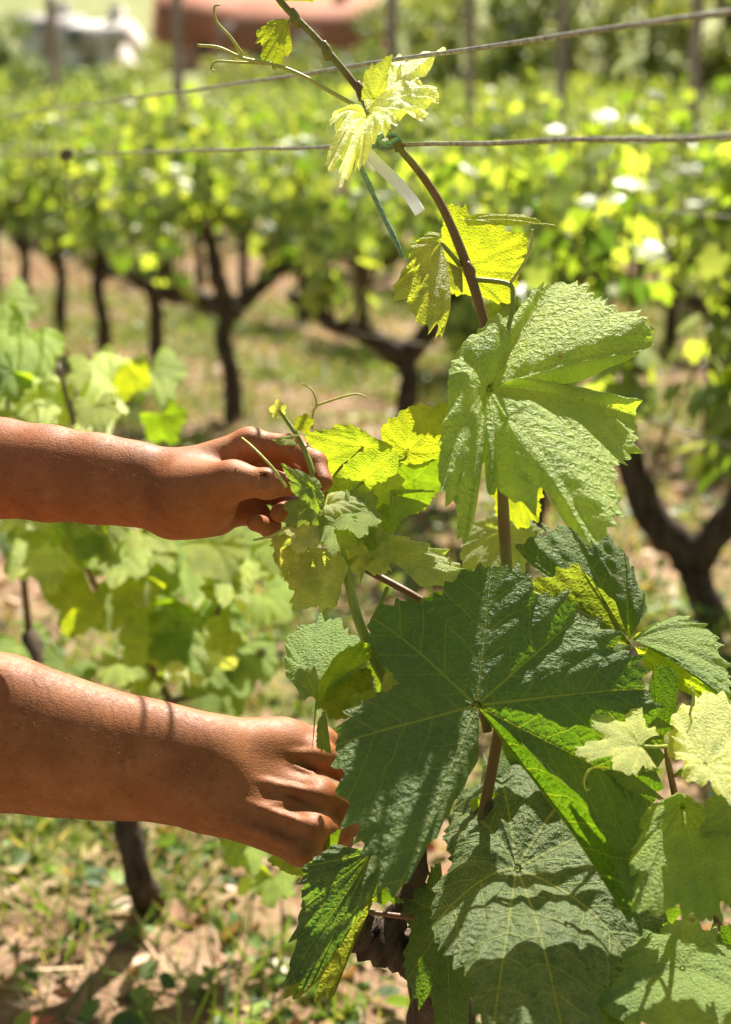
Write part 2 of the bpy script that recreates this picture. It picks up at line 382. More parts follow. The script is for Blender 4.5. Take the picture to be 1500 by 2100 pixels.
# the row right behind: three vines with forms of their own, then the rest of the row and the rows beyond
def ground_at(px, D0):
    p = P(px, 1050, D0); return np.array((p[0], p[1]))
G2 = 'vines of the row right behind the front vine'
near = vine_proto(101, 'old grapevine with thick twisted trunk forking low at the right edge', 'grapevines', arms=[
    [(0, 0, .17), (.10, .02, .27), (.17, .03, .42), (.28, .02, .50), (.46, 0, .55)], [(0, 0, .17), (-.08, -.02, .30), (-.13, -.02, .42), (-.22, 0, .56)]],
    trunk_pts=[(-.06, 0, -.05), (-.05, .0, .04), (-.01, 0, .11), (0, 0, .17)], lo=0.40, full=1.0, top=1.08)
place(near, (*ground_at(1432, 3.2), 0), R(158))
mid = vine_proto(102, 'dark vine trunk with cupped arms standing right of the tallest bare trunk', 'grapevines', arms=[
    [(0, 0, .42), (.14, .02, .50), (.24, 0, .52), (.40, 0, .62)], [(0, 0, .42), (-.09, 0, .52), (-.14, .02, .62), (-.22, 0, .7)]], trunk_h=.42, lo=.70)
place(mid, (*ground_at(829, 4.85), 0), R(165))
mid2 = vine_proto(103, 'slim dark vine trunk with goblet arms above the upper hand', 'grapevines', arms=[
    [(0, 0, .46), (.10, 0, .54), (.2, .02, .62), (.34, 0, .66)], [(0, 0, .46), (-.05, 0, .58), (-.07, .02, .72), (-.1, 0, .8)], [(0, 0, .46), (-.16, .02, .52), (-.3, 0, .55), (-.42, 0, .62)]], trunk_h=.46, lo=.72)
place(mid2, (*ground_at(484, 6.0), 0), R(15))
low = vine_proto(120, 'leafy grapevine', 'grapevines', lo=.36, top=1.1, full=1.05)
place(low, (*(ground_at(1432, 3.2) * .55 + ground_at(829, 4.85) * .45), 0), RZ); low['label'] = 'bushy low hanging grapevine between the forked trunk and the cupped trunk'
l2 = dup(low, (*(ground_at(1432, 3.2) - ROW * 1.0), 0), RZ + 3.1, 'bushy low hanging grapevine at the right edge in front of the forked trunk', sc=.95)
protos = [vine_proto(110 + k, 'leafy grapevine', 'grapevines', top=1.2 + (.06, -.08, 0, .08, -.04, .02)[k], full=(1, .8, 1.05, .9, 1.1, .85)[k], lo=(.56, .48, .6, .52, .58, .5)[k]) for k in range(6)]
RG = 'vines in the rows behind'
spots = []
r2 = np.array(ground_at(484, 6.0)); c2 = r2 @ NRM
for t in (1.15, 2.25, 3.3, 4.4, 5.6, 6.8): spots.append((r2 + ROW * t, 1))
for k in range(2, 11):
    c = c2 + 1.55 * (k - 1); y = c / 0.80
    rs = np.random.RandomState(k)
    while y < min(c / 0.11, 31):
        p = NRM * c; t = (y - p[1]) / ROW[1]; q = p + ROW * t
        spots.append((q + rs.normal(0, .03, 2), k)); y += 1.12 * ROW[1] * (1 if k < 5 else 1.25)
LAB = ['blurred leafy grapevine in the row right behind the front vine', 'blurred leafy grapevine in the second row behind', 'small blurred grapevine in the far rows up the slope']
for i, (q, k) in enumerate(spots):
    t = protos[i % 6]; z = terrain(q[0], q[1]); rz = RZ + (math.pi if (i * 7) % 3 == 0 else 0) + 0.1 * math.sin(i * 3.1); L = min(k, 3) - 1
    g = ['vines of the row behind', 'vines of the second row behind', 'vines of the far rows'][L]
    if i < 6: place(t, (q[0], q[1], float(z)), rz); t['label'] = LAB[L]; t['group'] = g
    else: dup(t, (q[0], q[1], float(z)), rz, LAB[L], g, 0.94 + 0.12 * ((i * 37) % 10) / 10)

# ------------------------------------------------------------------ posts, low wires of the row behind
def post(px, D, top_py, wd, label, tilt=0):
    g = ground_at(px, D); z0 = float(terrain(*g)); ht = float(P(px, top_py, D)[2]) - z0
    t = thing('vineyard_post', label, 'post', (g[0], g[1], z0), 0, 'vineyard posts'); n = 7
    zz = np.linspace(-.1, ht, n); pts = np.c_[np.sin(zz * 2 + px) * .008 + tilt * zz, np.cos(zz * 3 + px) * .006, zz]
    V, Fc = tube(pts, wd / 2, 10, 3, 0.08, int(px)); mesh('post_shaft', V, Fc, M['post'], t).location = (0, 0, 0)
    t.children[0].matrix_parent_inverse = Matrix()
    V, Fc = tube([(0, 0, ht - .18), (0, 0, ht - .165)], wd / 2 + .006, 10); mesh('wire_band', V, Fc, M['wire'], t).matrix_parent_inverse = Matrix()
for a in [(1118, 10.5, -60, .075, 'grey brown vineyard post above the middle of the upper wire', .01), (1384, 10.0, -60, .08, 'weathered vineyard post nearest the right edge of the picture', -.01),
          (800, 12.5, -50, .10, 'tall vineyard post beside the red tiled roof', 0), (155, 17, 20, .11, 'dark vineyard post in front of the white house', 0),
          (391, 16, -30, .12, 'dark thick post at the left end of the red roof', .01), (948, 14, -40, .09, 'faint vineyard post in front of the dark trees', 0)]: post(*a)
def row_wire(c, z, t0, t1, r, label, group, sag=.01, seed=0):
    t = np.linspace(t0, t1, 60); p = NRM[None] * c + ROW[None] * t[:, None]
    zz = terrain(p[:, 0], p[:, 1]) + z + sag * np.sin(t * 2.1 + seed)
    V, Fc = tube(np.c_[p, zz], r, 6); tag(mesh('trellis_wire', V, Fc, M['wire']), label, 'wire', group)
row_wire(c2, .50, .2, 12, .0035, 'lower dark wire sagging along the row behind between the bare trunks', 'wires of the row behind', .02)
row_wire(c2, .95, .2, 12, .002, 'thin upper wire hidden among leaves of the row behind', 'wires of the row behind')

# ------------------------------------------------------------------ houses and trees up the slope
def house(px, D, wpx, base_py, wall_h, roof_h, depth, rz, wall, roof, label, win):
    c = P(px, base_py, D); wd = wpx / F * D
    t = thing('house', label, 'house', c, rz)
    def part(n, g, m, par=t):
        o = mesh(n, g[0], g[1], m, par, smooth=False); o.matrix_parent_inverse = Matrix(); return o
    part('wall', box((0, 0, wall_h / 2 - .8), (wd, depth, wall_h + 1.6)), wall)
    o_ = .45; x0, y0 = wd / 2 + o_, depth / 2 + o_
    V = np.array([(-x0, -y0, wall_h), (x0, -y0, wall_h), (x0, y0, wall_h), (-x0, y0, wall_h), (-x0, 0, wall_h + roof_h), (x0, 0, wall_h + roof_h)])
    rf = part('roof', (V, [np.array([(0, 1, 5, 4), (2, 3, 4, 5), (0, 3, 2, 1)]), np.array([(1, 2, 5), (3, 0, 4)])]), roof)
    part('chimney', box((wd * .25, depth * .1, wall_h + roof_h), (.7, .7, 1.6)), wall, rf)
    for wx, wz, ww, wh in win:
        f = part('window', box((wx * wd, -depth / 2 - .03, wz), (ww, .1, wh)), M['trim']); part('pane', box((wx * wd, -depth / 2 - .1, wz), (ww - .3, .06, wh - .3)), M['glass'], f)
    part('door', box((.05 * wd, -depth / 2 - .03, 1.05), (1.1, .1, 2.1)), M['trim'])
M['white'] = mat_simple("white_render", (0.72, 0.68, 0.64), .9, .2, .08, 2)
M['pink'] = mat_simple("pink_render", (0.48, 0.27, 0.22), .9, .2, .15, 2)
M['tile'] = mat_simple("red_roof_tiles", (0.40, 0.165, 0.10), .85, .2, .3, 4)
M['tile2'] = mat_simple("faded_roof_tiles", (0.36, 0.33, 0.33), .85, .2, .15, 4)
M['trim'] = mat_simple("window_trim", (0.35, 0.3, 0.26), .7); M['glass'] = mat_simple("dark_glass", (0.03, 0.035, 0.04), .1, .5, .1)
house(215, 80, 96, 150, 1.5, 1.3, 5, R(-12), M['white'], M['white'], 'bright white rendered house up the slope behind the dark post', [(-.25, 1.7, 1, 1.1)])
house(105, 84, 115, 128, 1.4, 1.3, 6, R(10), M['white'], M['tile2'], 'low house with a pale grey roof left of the white house', [(0.2, 1.2, 1, .8)])
house(640, 70, 250, 168, 1.3, 2.6, 7, R(-8), M['pink'], M['tile'], 'house with a bright orange red tiled roof behind the shoot tip', [(-.3, .9, .9, .8), (.3, .9, .9, .8)])
house(440, 78, 200, 140, 1.0, 3.2, 7, R(14), M['pink'], M['tile'], 'house with a broad dull red roof left of the shoot tip', [(-.2, .8, .9, .7)])

def tree(px, D, base_py, ht, wd, label, seed, pal, cat='tree', name='tree'):
    rs = np.random.RandomState(seed); c = P(px, base_py, D); z0 = float(terrain(c[0], c[1])); z0 = min(z0, c[2])
    ht = ht + c[2] - z0; c[2] = z0
    t = thing(name, label, cat, c)
    tr = [tube([(0, 0, -.3), (.05, 0, ht * .3), (0, .1, ht * .6)], (.03 * ht, .025 * ht, .01 * ht), 7, 3)]
    nb = 14; cc = np.c_[rs.normal(0, wd * .22, nb), rs.normal(0, wd * .22, nb), rs.uniform(.08, .88, nb) * ht]
    for q in cc: tr.append(tube([(0, 0, q[2] * .6), q], (.012 * ht, .004 * ht), 5))
    V, Fc = join(tr); mesh('trunk', V, Fc, M['bark'], t).matrix_parent_inverse = Matrix()
    n = 1500; k = rs.randint(nb, size=n); d = rs.normal(0, 1, (n, 3)); d /= np.linalg.norm(d, axis=1)[:, None]
    pos = cc[k] + d * (rs.uniform(.3, 1, (n, 1)) ** .5) * wd * .2 * (1, 1, .9)
    pos[:, 2] = np.maximum(pos[:, 2], .1)
    cols = pick(rs, n, pal, jit=.3)
    v, f, cl = leaves_mesh(pos, rs.normal(0, 1, (n, 3)) + (0, 0, -.4), rs.normal(0, .6, (n, 3)) + (0, 0, 1), rs.uniform(.05, .1, n) * wd * .8, cols)
    mesh('crown', v, f, M['leaf_far'], t, cols={'tint': cl}).matrix_parent_inverse = Matrix()
DK = [(0.05, 0.075, 0.02), (0.08, 0.115, 0.03), (0.13, 0.16, 0.04)]
OL = [(0.13, 0.16, 0.04), (0.2, 0.22, 0.06), (0.25, 0.26, 0.08)]
for k, (px, D, by, ht, wd) in enumerate([(850, 40, 130, 3.2, 3), (930, 37, 140, 3.4, 3.2), (1010, 42, 130, 4, 3.6), (1090, 38, 135, 3.3, 3.2), (1170, 41, 130, 3.8, 3.4), (1250, 37, 130, 3.3, 3.2), (1335, 40, 125, 4, 3.6), (1420, 38, 125, 3.4, 3.2), (1500, 40, 125, 3.8, 3.4), (1570, 38, 125, 3.5, 3.2)]):
    tree(px, D, by, ht, wd, 'bushy olive green tree in the belt along the upper right edge', 40 + k, OL if k % 3 else DK); C.objects[-1]
for o in [o for o in C.objects if o.name.split('.')[0] == 'tree']: o['group'] = 'trees in the belt along the upper right'
for k, (px, D, by, ht, wd, l) in enumerate([(20, 60, 150, 2.4, 3.2, 'dark rounded bush at the far left beside the pale house'), (322, 62, 160, 1.7, 2.0, 'green bush between the white house and the red roofs'), (285, 50, 170, .7, 2.6, 'low bush in front of the white house'),
        (80, 45, 190, .75, 3.2, 'low dark hedge bush left of the dark post'), (200, 44, 195, .6, 3.0, 'low brownish hedge bush below the white house'), (470, 46, 185, .9, 2.6, 'low green bush under the dull red roof'), (590, 47, 185, .9, 2.8, 'low green bush under the orange roof'), (700, 46, 175, 1.2, 2.8, 'dark bush under the right end of the orange roof'), (780, 44, 140, 2.3, 2.4, 'tall dark bush right of the orange roof')]):
    tree(px, D, by, ht, wd, l, 70 + k, DK if k in (0, 3, 4, 7, 8) else OL, 'bush', 'bush')
# ------------------------------------------------------------------ detailed vine leaves
def mat_leaf():
    g = N("grape_leaf_blade"); oi = g.n('ShaderNodeObjectInfo'); base = oi.outputs['Color']; dust = oi.outputs['Alpha']
    uv = g.n('ShaderNodeUVMap'); uv.uv_map = 'vein'; sp = g.n('ShaderNodeSeparateXYZ'); g.set(sp.inputs[0], uv.outputs[0])
    u, v = sp.outputs[0], g.math('ABSOLUTE', sp.outputs[1])
    uc = g.n('ShaderNodeUVMap'); uc.uv_map = 'flat'; flat = uc.outputs[0]
    wob = g.math('MULTIPLY', g.math('SUBTRACT', g.noise(7, flat, 2), 0.5), 0.05)
    pw = g.math('MULTIPLY_ADD', u, -0.006, 0.0085)
    prim = g.rng(g.math('DIVIDE', g.math('ADD', v, g.math('MULTIPLY', wob, 0.12)), pw), 0.45, 1.1, 1, 0)
    s = g.math('DIVIDE', g.math('ADD', g.math('SUBTRACT', u, g.math('MULTIPLY', v, 0.85)), wob), 0.125)
    tri = g.math('ABSOLUTE', g.math('SUBTRACT', g.math('FRACT', s), 0.5))
    sec = g.rng(tri, 0.018, 0.055, 1, 0)
    vc = g.n('ShaderNodeVectorMath', operation='ADD'); g.set(vc.inputs[0], flat)
    nz = g.noise(22, flat, 2, out=1)
    ns = g.n('ShaderNodeVectorMath', operation='SCALE'); g.set(ns.inputs[0], nz); ns.inputs['Scale'].default_value = 0.02; g.set(vc.inputs[1], ns.outputs[0])
    e1 = g.voro(24, vc.outputs[0], 'DISTANCE_TO_EDGE'); e2 = g.voro(75, vc.outputs[0], 'DISTANCE_TO_EDGE')
    ter = g.rng(e1, 0.02, 0.09, 1, 0)
    big = g.noise(3.2, flat, 3); fine = g.noise(160, flat, 4, 0.75)
    c = g.mix(g.rng(big, 0.35, 0.65), g.mix(1.0, base, (0.78, 0.82, 0.8), 'MULTIPLY'), g.mix(1.0, base, (1.2, 1.14, 1.1), 'MULTIPLY'))
    c = g.mix(g.math('MULTIPLY', g.rng(fine, 0.4, 0.7), 0.22), c, g.mix(1.0, base, (1.5, 1.5, 1.3), 'MULTIPLY'))
    lite = g.mix(0.55, g.mix(1.0, base, (1.5, 1.35, 1.2), 'MULTIPLY'), (0.27, 0.31, 0.05))
    c = g.mix(g.math('MULTIPLY', ter, 0.16), c, lite); c = g.mix(g.math('MULTIPLY', sec, 0.5), c, lite); c = g.mix(g.math('MULTIPLY', prim, 0.85), c, lite)
    spk = g.math('MULTIPLY', g.rng(g.noise(230, flat, 3, 0.8), 0.50, 0.64), g.rng(g.noise(9, flat, 4, 0.7), 0.3, 0.62))
    c = g.mix(g.math('MULTIPLY', spk, dust), c, (0.60, 0.64, 0.44))
    rust = g.math('MAXIMUM', g.rng(g.noise(5.5, flat, 5, 0.7), 0.68, 0.71), g.rng(g.noise(14, flat, 3, 0.6), 0.70, 0.73))
    c = g.mix(g.math('MULTIPLY', rust, 0.7), c, (0.25, 0.14, 0.05))
    back = g.n('ShaderNodeNewGeometry').outputs['Backfacing']
    c2 = g.mix(g.math('MULTIPLY', back, 0.5), c, g.mix(0.5, base, (0.42, 0.46, 0.27)))
    h = g.math('ADD', g.math('MULTIPLY', g.rng(e1, 0, 0.35), 1.0), g.math('MULTIPLY', g.rng(e2, 0, 0.3), 0.35))
    h = g.math('SUBTRACT', h, g.math('MULTIPLY', prim, 0.9)); h = g.math('SUBTRACT', h, g.math('MULTIPLY', sec, 0.6))
    h = g.math('ADD', h, g.math('MULTIPLY', fine, 0.28))
    nrm = g.bump(h, 0.7, 0.0016)
    b = g.pbsdf(c2, 0.46, 0.14, nrm)
    tc = g.mix(1.0, c, (2.5, 2.45, 0.6), 'MULTIPLY')
    d = g.n('ShaderNodeBsdfTranslucent'); g.set(d.inputs[0], tc); g.set(d.inputs[1], nrm)
    mx = g.n('ShaderNodeMixShader'); mx.inputs[0].default_value = 0.42
    g.t.links.new(b, mx.inputs[1]); g.t.links.new(d.outputs[0], mx.inputs[2])
    return g.done(mx.outputs[0])
M['leaf'] = mat_leaf()
def mat_shoot(name, c1, c2):
    g = N(name); v = g.obj(); a = g.noise(90, v, 4, .6)
    mp = g.n('ShaderNodeMapping'); g.set(mp.inputs[0], v); mp.inputs['Scale'].default_value = (1, 1, .08); st = g.noise(420, mp.outputs[0], 3)
    c = g.mix(g.rng(g.noise(14, v, 3), .38, .62), c1, c2); c = g.mix(g.math('MULTIPLY', g.rng(st, .5, .7), .45), c, tuple(x * .45 for x in c1))
    return g.done(g.pbsdf(c, .48, .4, g.bump(g.math('ADD', a, st), .5, .0008), Subsurface_Weight=0.0))
M['shoot'] = mat_shoot("olive_brown_shoot", (0.20, 0.19, 0.035), (0.17, 0.095, 0.025))
M['shoot_green'] = mat_shoot("green_shoot", (0.27, 0.33, 0.05), (0.20, 0.25, 0.035))
M['shoot_red'] = mat_shoot("reddish_shoot", (0.17, 0.075, 0.035), (0.12, 0.10, 0.035))
M['tendril'] = mat_shoot("tendril", (0.52, 0.50, 0.10), (0.42, 0.44, 0.09))

def leaf_obj(J, ctr, vein, parent, col, dust=0.0, closed=False, notch=0.22, nw=0.16, bulge=0.21, teeth=7, tamp=0.11, bow=0.05, wave=0.02,
             quilt=0.010, seed=0, na=28, nr=30, flip=False, name='leaf'):
    """blade spanned by the vectors ctr from the petiole point J to the lobe tips (in order round the leaf)"""
    rs = np.random.RandomState(seed * 7 + 3)
    a3 = np.asarray(ctr, float); n = len(a3); ln = np.linalg.norm(a3, axis=1); L = ln.max()
    gaps = n if closed else n - 1
    notch = np.broadcast_to(np.asarray(notch, float), (gaps,)); nwv = np.broadcast_to(np.asarray(nw, float), (gaps,))
    ang = [0.0]                                         # unrolled flat layout
    for k in range(1, n + 1):
        x, y = a3[k - 1], a3[k % n]; ang.append(ang[-1] + math.acos(max(-1, min(1, x @ y / (np.linalg.norm(x) * np.linalg.norm(y))))))
    area = sum((np.cross(a3[k], a3[(k + 1) % n]) for k in range(gaps)), np.zeros(3)); Nn = area / np.linalg.norm(area)
    if flip: Nn = -Nn
    vid = [k if vein[k] else (min((j for j in range(n) if vein[j]), key=lambda j: min(abs(j - k), n - abs(j - k)))) for k in range(n)]
    hh = (a3 @ Nn) / ln
    def cr(k, t):
        i = lambda q: q % n if closed else min(max(q, 0), n - 1)
        p0, p1, p2_, p3_ = hh[i(k - 1)], hh[i(k)], hh[i(k + 1)], hh[i(k + 2)]
        return 0.5 * (2 * p1 + (p2_ - p0) * t + (2 * p0 - 5 * p1 + 4 * p2_ - p3_) * t ** 2 + (3 * p1 - p0 - 3 * p2_ + p3_) * t ** 3)
    rho = np.linspace(0, 1, nr + 1)[1:] ** 0.92
    ph = rs.uniform(0, 6.28, 8); fr = rs.uniform(2.5, 7, (8, 2)) * rs.choice([-1, 1], (8, 2))
    ncol = gaps * na + (0 if closed else 1)
    V = np.zeros((ncol, nr, 3)); pf = {}
    for k in range(gaps):
        A, B = a3[k], a3[(k + 1) % n]; la, lb = ln[k] / L, ln[(k + 1) % n] / L
        A2 = la * np.array((math.cos(ang[k]), math.sin(ang[k]))); B2 = lb * np.array((math.cos(ang[k + 1]), math.sin(ang[k + 1])))
        t = np.linspace(0, 1, na + 1)
        q0 = 1 + bulge * 4 * t * (1 - t) * (0.6 + 0.4 * np.abs(2 * t - 1)) - notch[k] * np.exp(-((t - 0.5 - rs.uniform(-.05, .05)) / nwv[k]) ** 2)
        nt_ = max(2, int(round(teeth * max(0.5, min(1.3, (ang[k + 1] - ang[k]) / 0.8))))); ta = rs.uniform(.6, 1.3, nt_ + 1)
        tt = np.clip(t + 0.3 / nt_ * np.sin(2 * np.pi * t * 1.0 + ph[k % 8]) * np.minimum(t, 1 - t) * 4, 0, 1) * nt_
        trw = 1 - 2 * np.abs((tt + .5) % 1.0 - 0.5) ; trw = 1 - np.abs(2 * ((tt) % 1.0) - 1); tooth = (1 - trw) ** 1.3 * ta[np.minimum(np.round(tt).astype(int), nt_)]
        endk = np.maximum(0, 1 - 6 * np.minimum(t, 1 - t))
        q1 = q0 * (1 - tamp * 0.75 + tamp * tooth * (1 - endk) + endk * tamp * 0.9)
        base2 = A2[None] * (1 - t)[:, None] + B2[None] * t[:, None]; base3 = A[None] * (1 - t)[:, None] + B[None] * t[:, None]
        lnl = ln[k] * (1 - t) + ln[(k + 1) % n] * t
        lin = hh[k] * ln[k] * (1 - t) + hh[(k + 1) % n] * ln[(k + 1) % n] * t
        base3 = base3 + Nn[None] * np.clip(cr(k, t) * lnl - lin, -.25 * L, .25 * L)[:, None]
        w = (rho ** 7)[None]; q = (q0 * (1 - tamp * .4))[:, None] * (1 - w) + q1[:, None] * w
        sc = q * rho[None]
        p2 = base2[:, None] * sc[..., None]; p3 = base3[:, None] * sc[..., None]
        half = (t >= 0.5)
        def vuv(i, p):
            an = ang[k + 1] if i == k + 1 else (ang[k] if i == k else None)
            return p[..., 0] * math.cos(an) + p[..., 1] * math.sin(an), -p[..., 0] * math.sin(an) + p[..., 1] * math.cos(an)
        i0 = k if vein[k] else k + 1; i1 = k + 1 if vein[(k + 1) % n] else k
        U0, V0 = vuv(i0, p2); U1, V1 = vuv(i1, p2)
        Uv = np.where(half[:, None], U1, U0); Vv = np.where(half[:, None], V1, V0)
        r2 = np.linalg.norm(p2, axis=-1)
        s_ = (Uv - .85 * np.abs(Vv)) / .125
        amp = .55 + .75 * (.5 + .5 * np.sin(p2[..., 0] * 6 + ph[0]) * np.sin(p2[..., 1] * 5 + ph[1]))
        dz = -quilt * .9 * np.exp(-(np.abs(Vv) / .045) ** 2) * np.minimum(1, r2 * 6) + quilt * amp * (np.abs(np.sin(np.pi * (s_ - .5))) - .5) * np.clip(np.abs(Vv) * 12, 0, 1)
        dz = dz + bow * 4 * (rho - rho ** 2)[None] * np.ones_like(r2) + quilt * 1.8 * np.sin(np.pi * t)[:, None] * rho[None]
        for j in range(8): dz = dz + wave * 0.4 * np.sin(p2[..., 0] * fr[j, 0] + p2[..., 1] * fr[j, 1] + ph[j]) * rho[None] ** 1.4
        dz = dz + wave * .55 * np.sin(t * 2 * np.pi * 3 + ph[k % 8])[:, None] * (rho ** 5)[None] * np.minimum(1, 6 * np.minimum(t, 1 - t))[:, None]
        P3 = np.asarray(J)[None, None] + p3 + Nn * (dz * L)[..., None]
        pf[k] = (p2, U0, V0, U1, V1)
        for c in range(na + 1):
            cc = k * na + c
            if closed: cc %= ncol
            if c == na and not (k == gaps - 1 and not closed): continue
            V[cc] = P3[c]
    Vx = np.vstack([np.asarray(J, float)[None], V.reshape(-1, 3)])
    Q, T, uQ, uT, fQ, fT = [], [], [], [], [], []
    for k in range(gaps):
        p2, U0, V0, U1, V1 = pf[k]
        for c in range(na):
            a, b = k * na + c, (k * na + c + 1) % ncol if closed else k * na + c + 1
            r = np.arange(nr - 1); UU, VV = (U0, V0) if c < na // 2 else (U1, V1)
            q = np.stack([1 + a * nr + r, 1 + b * nr + r, 1 + b * nr + r + 1, 1 + a * nr + r + 1], -1)
            uv = np.stack([np.stack([UU[c, :-1], VV[c, :-1]], -1), np.stack([UU[c + 1, :-1], VV[c + 1, :-1]], -1), np.stack([UU[c + 1, 1:], VV[c + 1, 1:]], -1), np.stack([UU[c, 1:], VV[c, 1:]], -1)], 1)
            fl = np.stack([p2[c, :-1], p2[c + 1, :-1], p2[c + 1, 1:], p2[c, 1:]], 1)
            Q.append(q); uQ.append(uv); fQ.append(fl)
            T.append((0, 1 + a * nr, 1 + b * nr)); uT.append([(0, 0), (UU[c, 0], VV[c, 0]), (UU[c + 1, 0], VV[c + 1, 0])]); fT.append([(0, 0), p2[c, 0], p2[c + 1, 0]])
    Q = np.vstack(Q); T = np.array(T); uQ = np.vstack(uQ); fQ = np.vstack(fQ); uT = np.array(uT); fT = np.array(fT)
    if flip: Q, T, uQ, fQ, uT, fT = Q[:, ::-1], T[:, ::-1], uQ[:, ::-1], fQ[:, ::-1], uT[:, ::-1], fT[:, ::-1]
    off = rs.uniform(0, 20, 2)
    o = mesh(name, Vx, [Q, T], M['leaf'], parent, uvs={'vein': ('c', np.vstack([uQ.reshape(-1, 2), uT.reshape(-1, 2)])), 'flat': ('c', np.vstack([fQ.reshape(-1, 2), fT.reshape(-1, 2)]) + off)})
    o.color = (*col, dust)
    return o

def seg(parent, name, pts, rad, mat, n=8, sub=6):
    V, Fc = tube(pts, rad, n, sub); return mesh(name, V, Fc, mat, parent)

def Lf(parent, J, tips, col, tilt=0, yaw=0, pet=None, dust=0, nonvein=(), pmat=None, prad=.0016, **kw):
    """leaf from photo pixels and distances: J = (px, py, D); tips = [(px, py[, extra metres of distance])]; clockwise in the picture = upper side to the lens"""
    jx, jy, D = J; Jw = P(jx, jy, D); ct = []
    for t in tips:
        d = (t[2] if len(t) > 2 else 0) - math.tan(R(tilt)) * (t[1] - jy) / F * D + math.tan(R(yaw)) * (t[0] - jx) / F * D
        ct.append(P(t[0], t[1], D + d) - Jw)
    vein = [k not in nonvein for k in range(len(tips))]
    s = sum((tips[k][0] - jx) * (tips[(k + 1) % len(tips)][1] - jy) - (tips[k][1] - jy) * (tips[(k + 1) % len(tips)][0] - jx) for k in range(len(tips) - (0 if kw.get('closed') else 1)))
    kw.setdefault('seed', int(jx * 3 + jy)); back = kw.pop('back', False)
    flip = (s > 0) != back            # Blender's front is counter-clockwise towards the lens
    o = leaf_obj(Jw, ct, vein, parent, col, dust, flip=flip, **kw)
    if pet is not None:
        pts = [np.asarray(q) if len(q) == 3 and not isinstance(q, tuple) else P(*q) for q in pet] + [Jw + (0, 0.001, -0.0005)]
        V, Fc = tube(pts, np.linspace(prad * 1.25, prad, len(pts)), 7, 6); mesh('petiole', V, Fc, pmat or M['shoot_green'], o)
    return o
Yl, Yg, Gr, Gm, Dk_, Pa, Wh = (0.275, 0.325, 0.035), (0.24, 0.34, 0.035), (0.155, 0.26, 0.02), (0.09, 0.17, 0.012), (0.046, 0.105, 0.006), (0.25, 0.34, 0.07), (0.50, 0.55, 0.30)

def LfC(parent, x, y, s, D, col, ang=90, tilt=0, yaw=0, **kw):
    """leaf of the standard five-lobed form, s pixels from petiole point to tip, tip pointing ang degrees clockwise from picture-right"""
    rs = np.random.RandomState(int(x * 5 + y * 3)); tips = []
    for a, k in ((-128, .55), (-112, .66), (-58, .86), (0, 1), (58, .86), (112, .66), (128, .55)):
        q = R(ang + a + rs.uniform(-6, 6)); k *= rs.uniform(.9, 1.1); tips.append((x + s * k * math.cos(q), y + s * k * math.sin(q), rs.uniform(-.012, .012)))
    kw.setdefault('notch', (.0, .12, .18, .18, .12, .0)); kw.setdefault('na', 20); kw.setdefault('nr', 22); kw.setdefault('bow', rs.uniform(.03, .1)); kw.setdefault('wave', .04); kw.setdefault('teeth', 5)
    return Lf(parent, (x, y, D), tips, col, tilt, yaw, nonvein=(0, 6), **kw)
# ------------------------------------------------------------------ the front vine
base = P(800, 1900, 1.12); gv = thing('grapevine', 'tall staked grapevine in sharp focus with big lobed leaves, held by the two hands', 'grapevine', (base[0], base[1], 0), 0)
V, Fc = join([tube([(base[0] + .05, base[1] + .08, -.05), (base[0] + .06, base[1] + .08, .10), (base[0] + .05, base[1] + .07, .26), P(905, 2010, 1.17), P(930, 1900, 1.16), P(968, 1800, 1.135), P(985, 1730, 1.125), P(1000, 1640, 1.12)], (.032, .028, .028, .027, .022, .013, .0075, .0046), 12, 7, .14, 5),
    tube([P(915, 2000, 1.17), P(850, 1960, 1.14), P(790, 1935, 1.13), P(745, 1915, 1.125), P(725, 1880, 1.12), P(715, 1850, 1.12)], (.022, .018, .016, .017, .013, .008), 11, 7, .24, 6),
    tube([P(790, 1935, 1.13), P(815, 1880, 1.13), P(850, 1820, 1.13), P(860, 1700, 1.115), P(850, 1560, 1.10)], (.012, .010, .009, .007, .005), 9, 6, .15, 7)])
mesh('trunk', V, Fc, M['bark'], gv)
seg(gv, 'shoot', [P(975, 1760, 1.12), P(1035, 1420, 1.12), P(1041, 1210, 1.115), P(1034, 1080, 1.11), P(1030, 985, 1.11), P(1018, 830, 1.105), P(1000, 690, 1.10), P(963, 560, 1.10), P(915, 440, 1.10), P(870, 365, 1.10), P(810, 290, 1.10), P(738, 186, 1.10), P(655, 85, 1.10), P(580, 8, 1.10), P(535, -60, 1.10)],
    (.0045, .0044, .0044, .0048, .0041, .004, .0037, .0040, .0034, .0031, .0029, .0029, .0027, .0026, .0022), M['shoot'], 12)
for q in ((1031, 1075, 1.11), (962, 556, 1.10), (812, 292, 1.10), (738, 188, 1.10), (668, 105, 1.1), (603, 38, 1.1)):
    c = P(*q); seg(gv, 'node', [c + (.002, 0, -.007), c + (.001, -.001, 0), c + (-.002, 0, .007)], (.0026, .0042, .0024), M['shoot'], 10)
seg(gv, 'shoot', [P(850, 1560, 1.10), P(802, 1420, 1.09), P(765, 1345, 1.085), P(730, 1255, 1.08), P(708, 1160, 1.08), P(688, 1095, 1.085), P(662, 1040, 1.078), P(645, 985, 1.068), P(632, 940, 1.07), P(610, 895, 1.075), P(588, 862, 1.08), P(573, 842, 1.08)],
    (.0045, .0044, .0042, .0038, .0036, .0031, .0027, .0024, .0022, .0018, .0015, .001), M['shoot_green'], 12)
seg(gv, 'shoot', [P(760, 1285, 1.09), P(780, 1240, 1.1), P(795, 1205, 1.11)], (.0024, .002, .0018), M['shoot_green'])
seg(gv, 'cane', [P(745, 1165, 1.16), P(860, 1228, 1.14), P(960, 1300, 1.15), P(1000, 1500, 1.16)], (.003, .003, .0035, .004), M['shoot_red'])
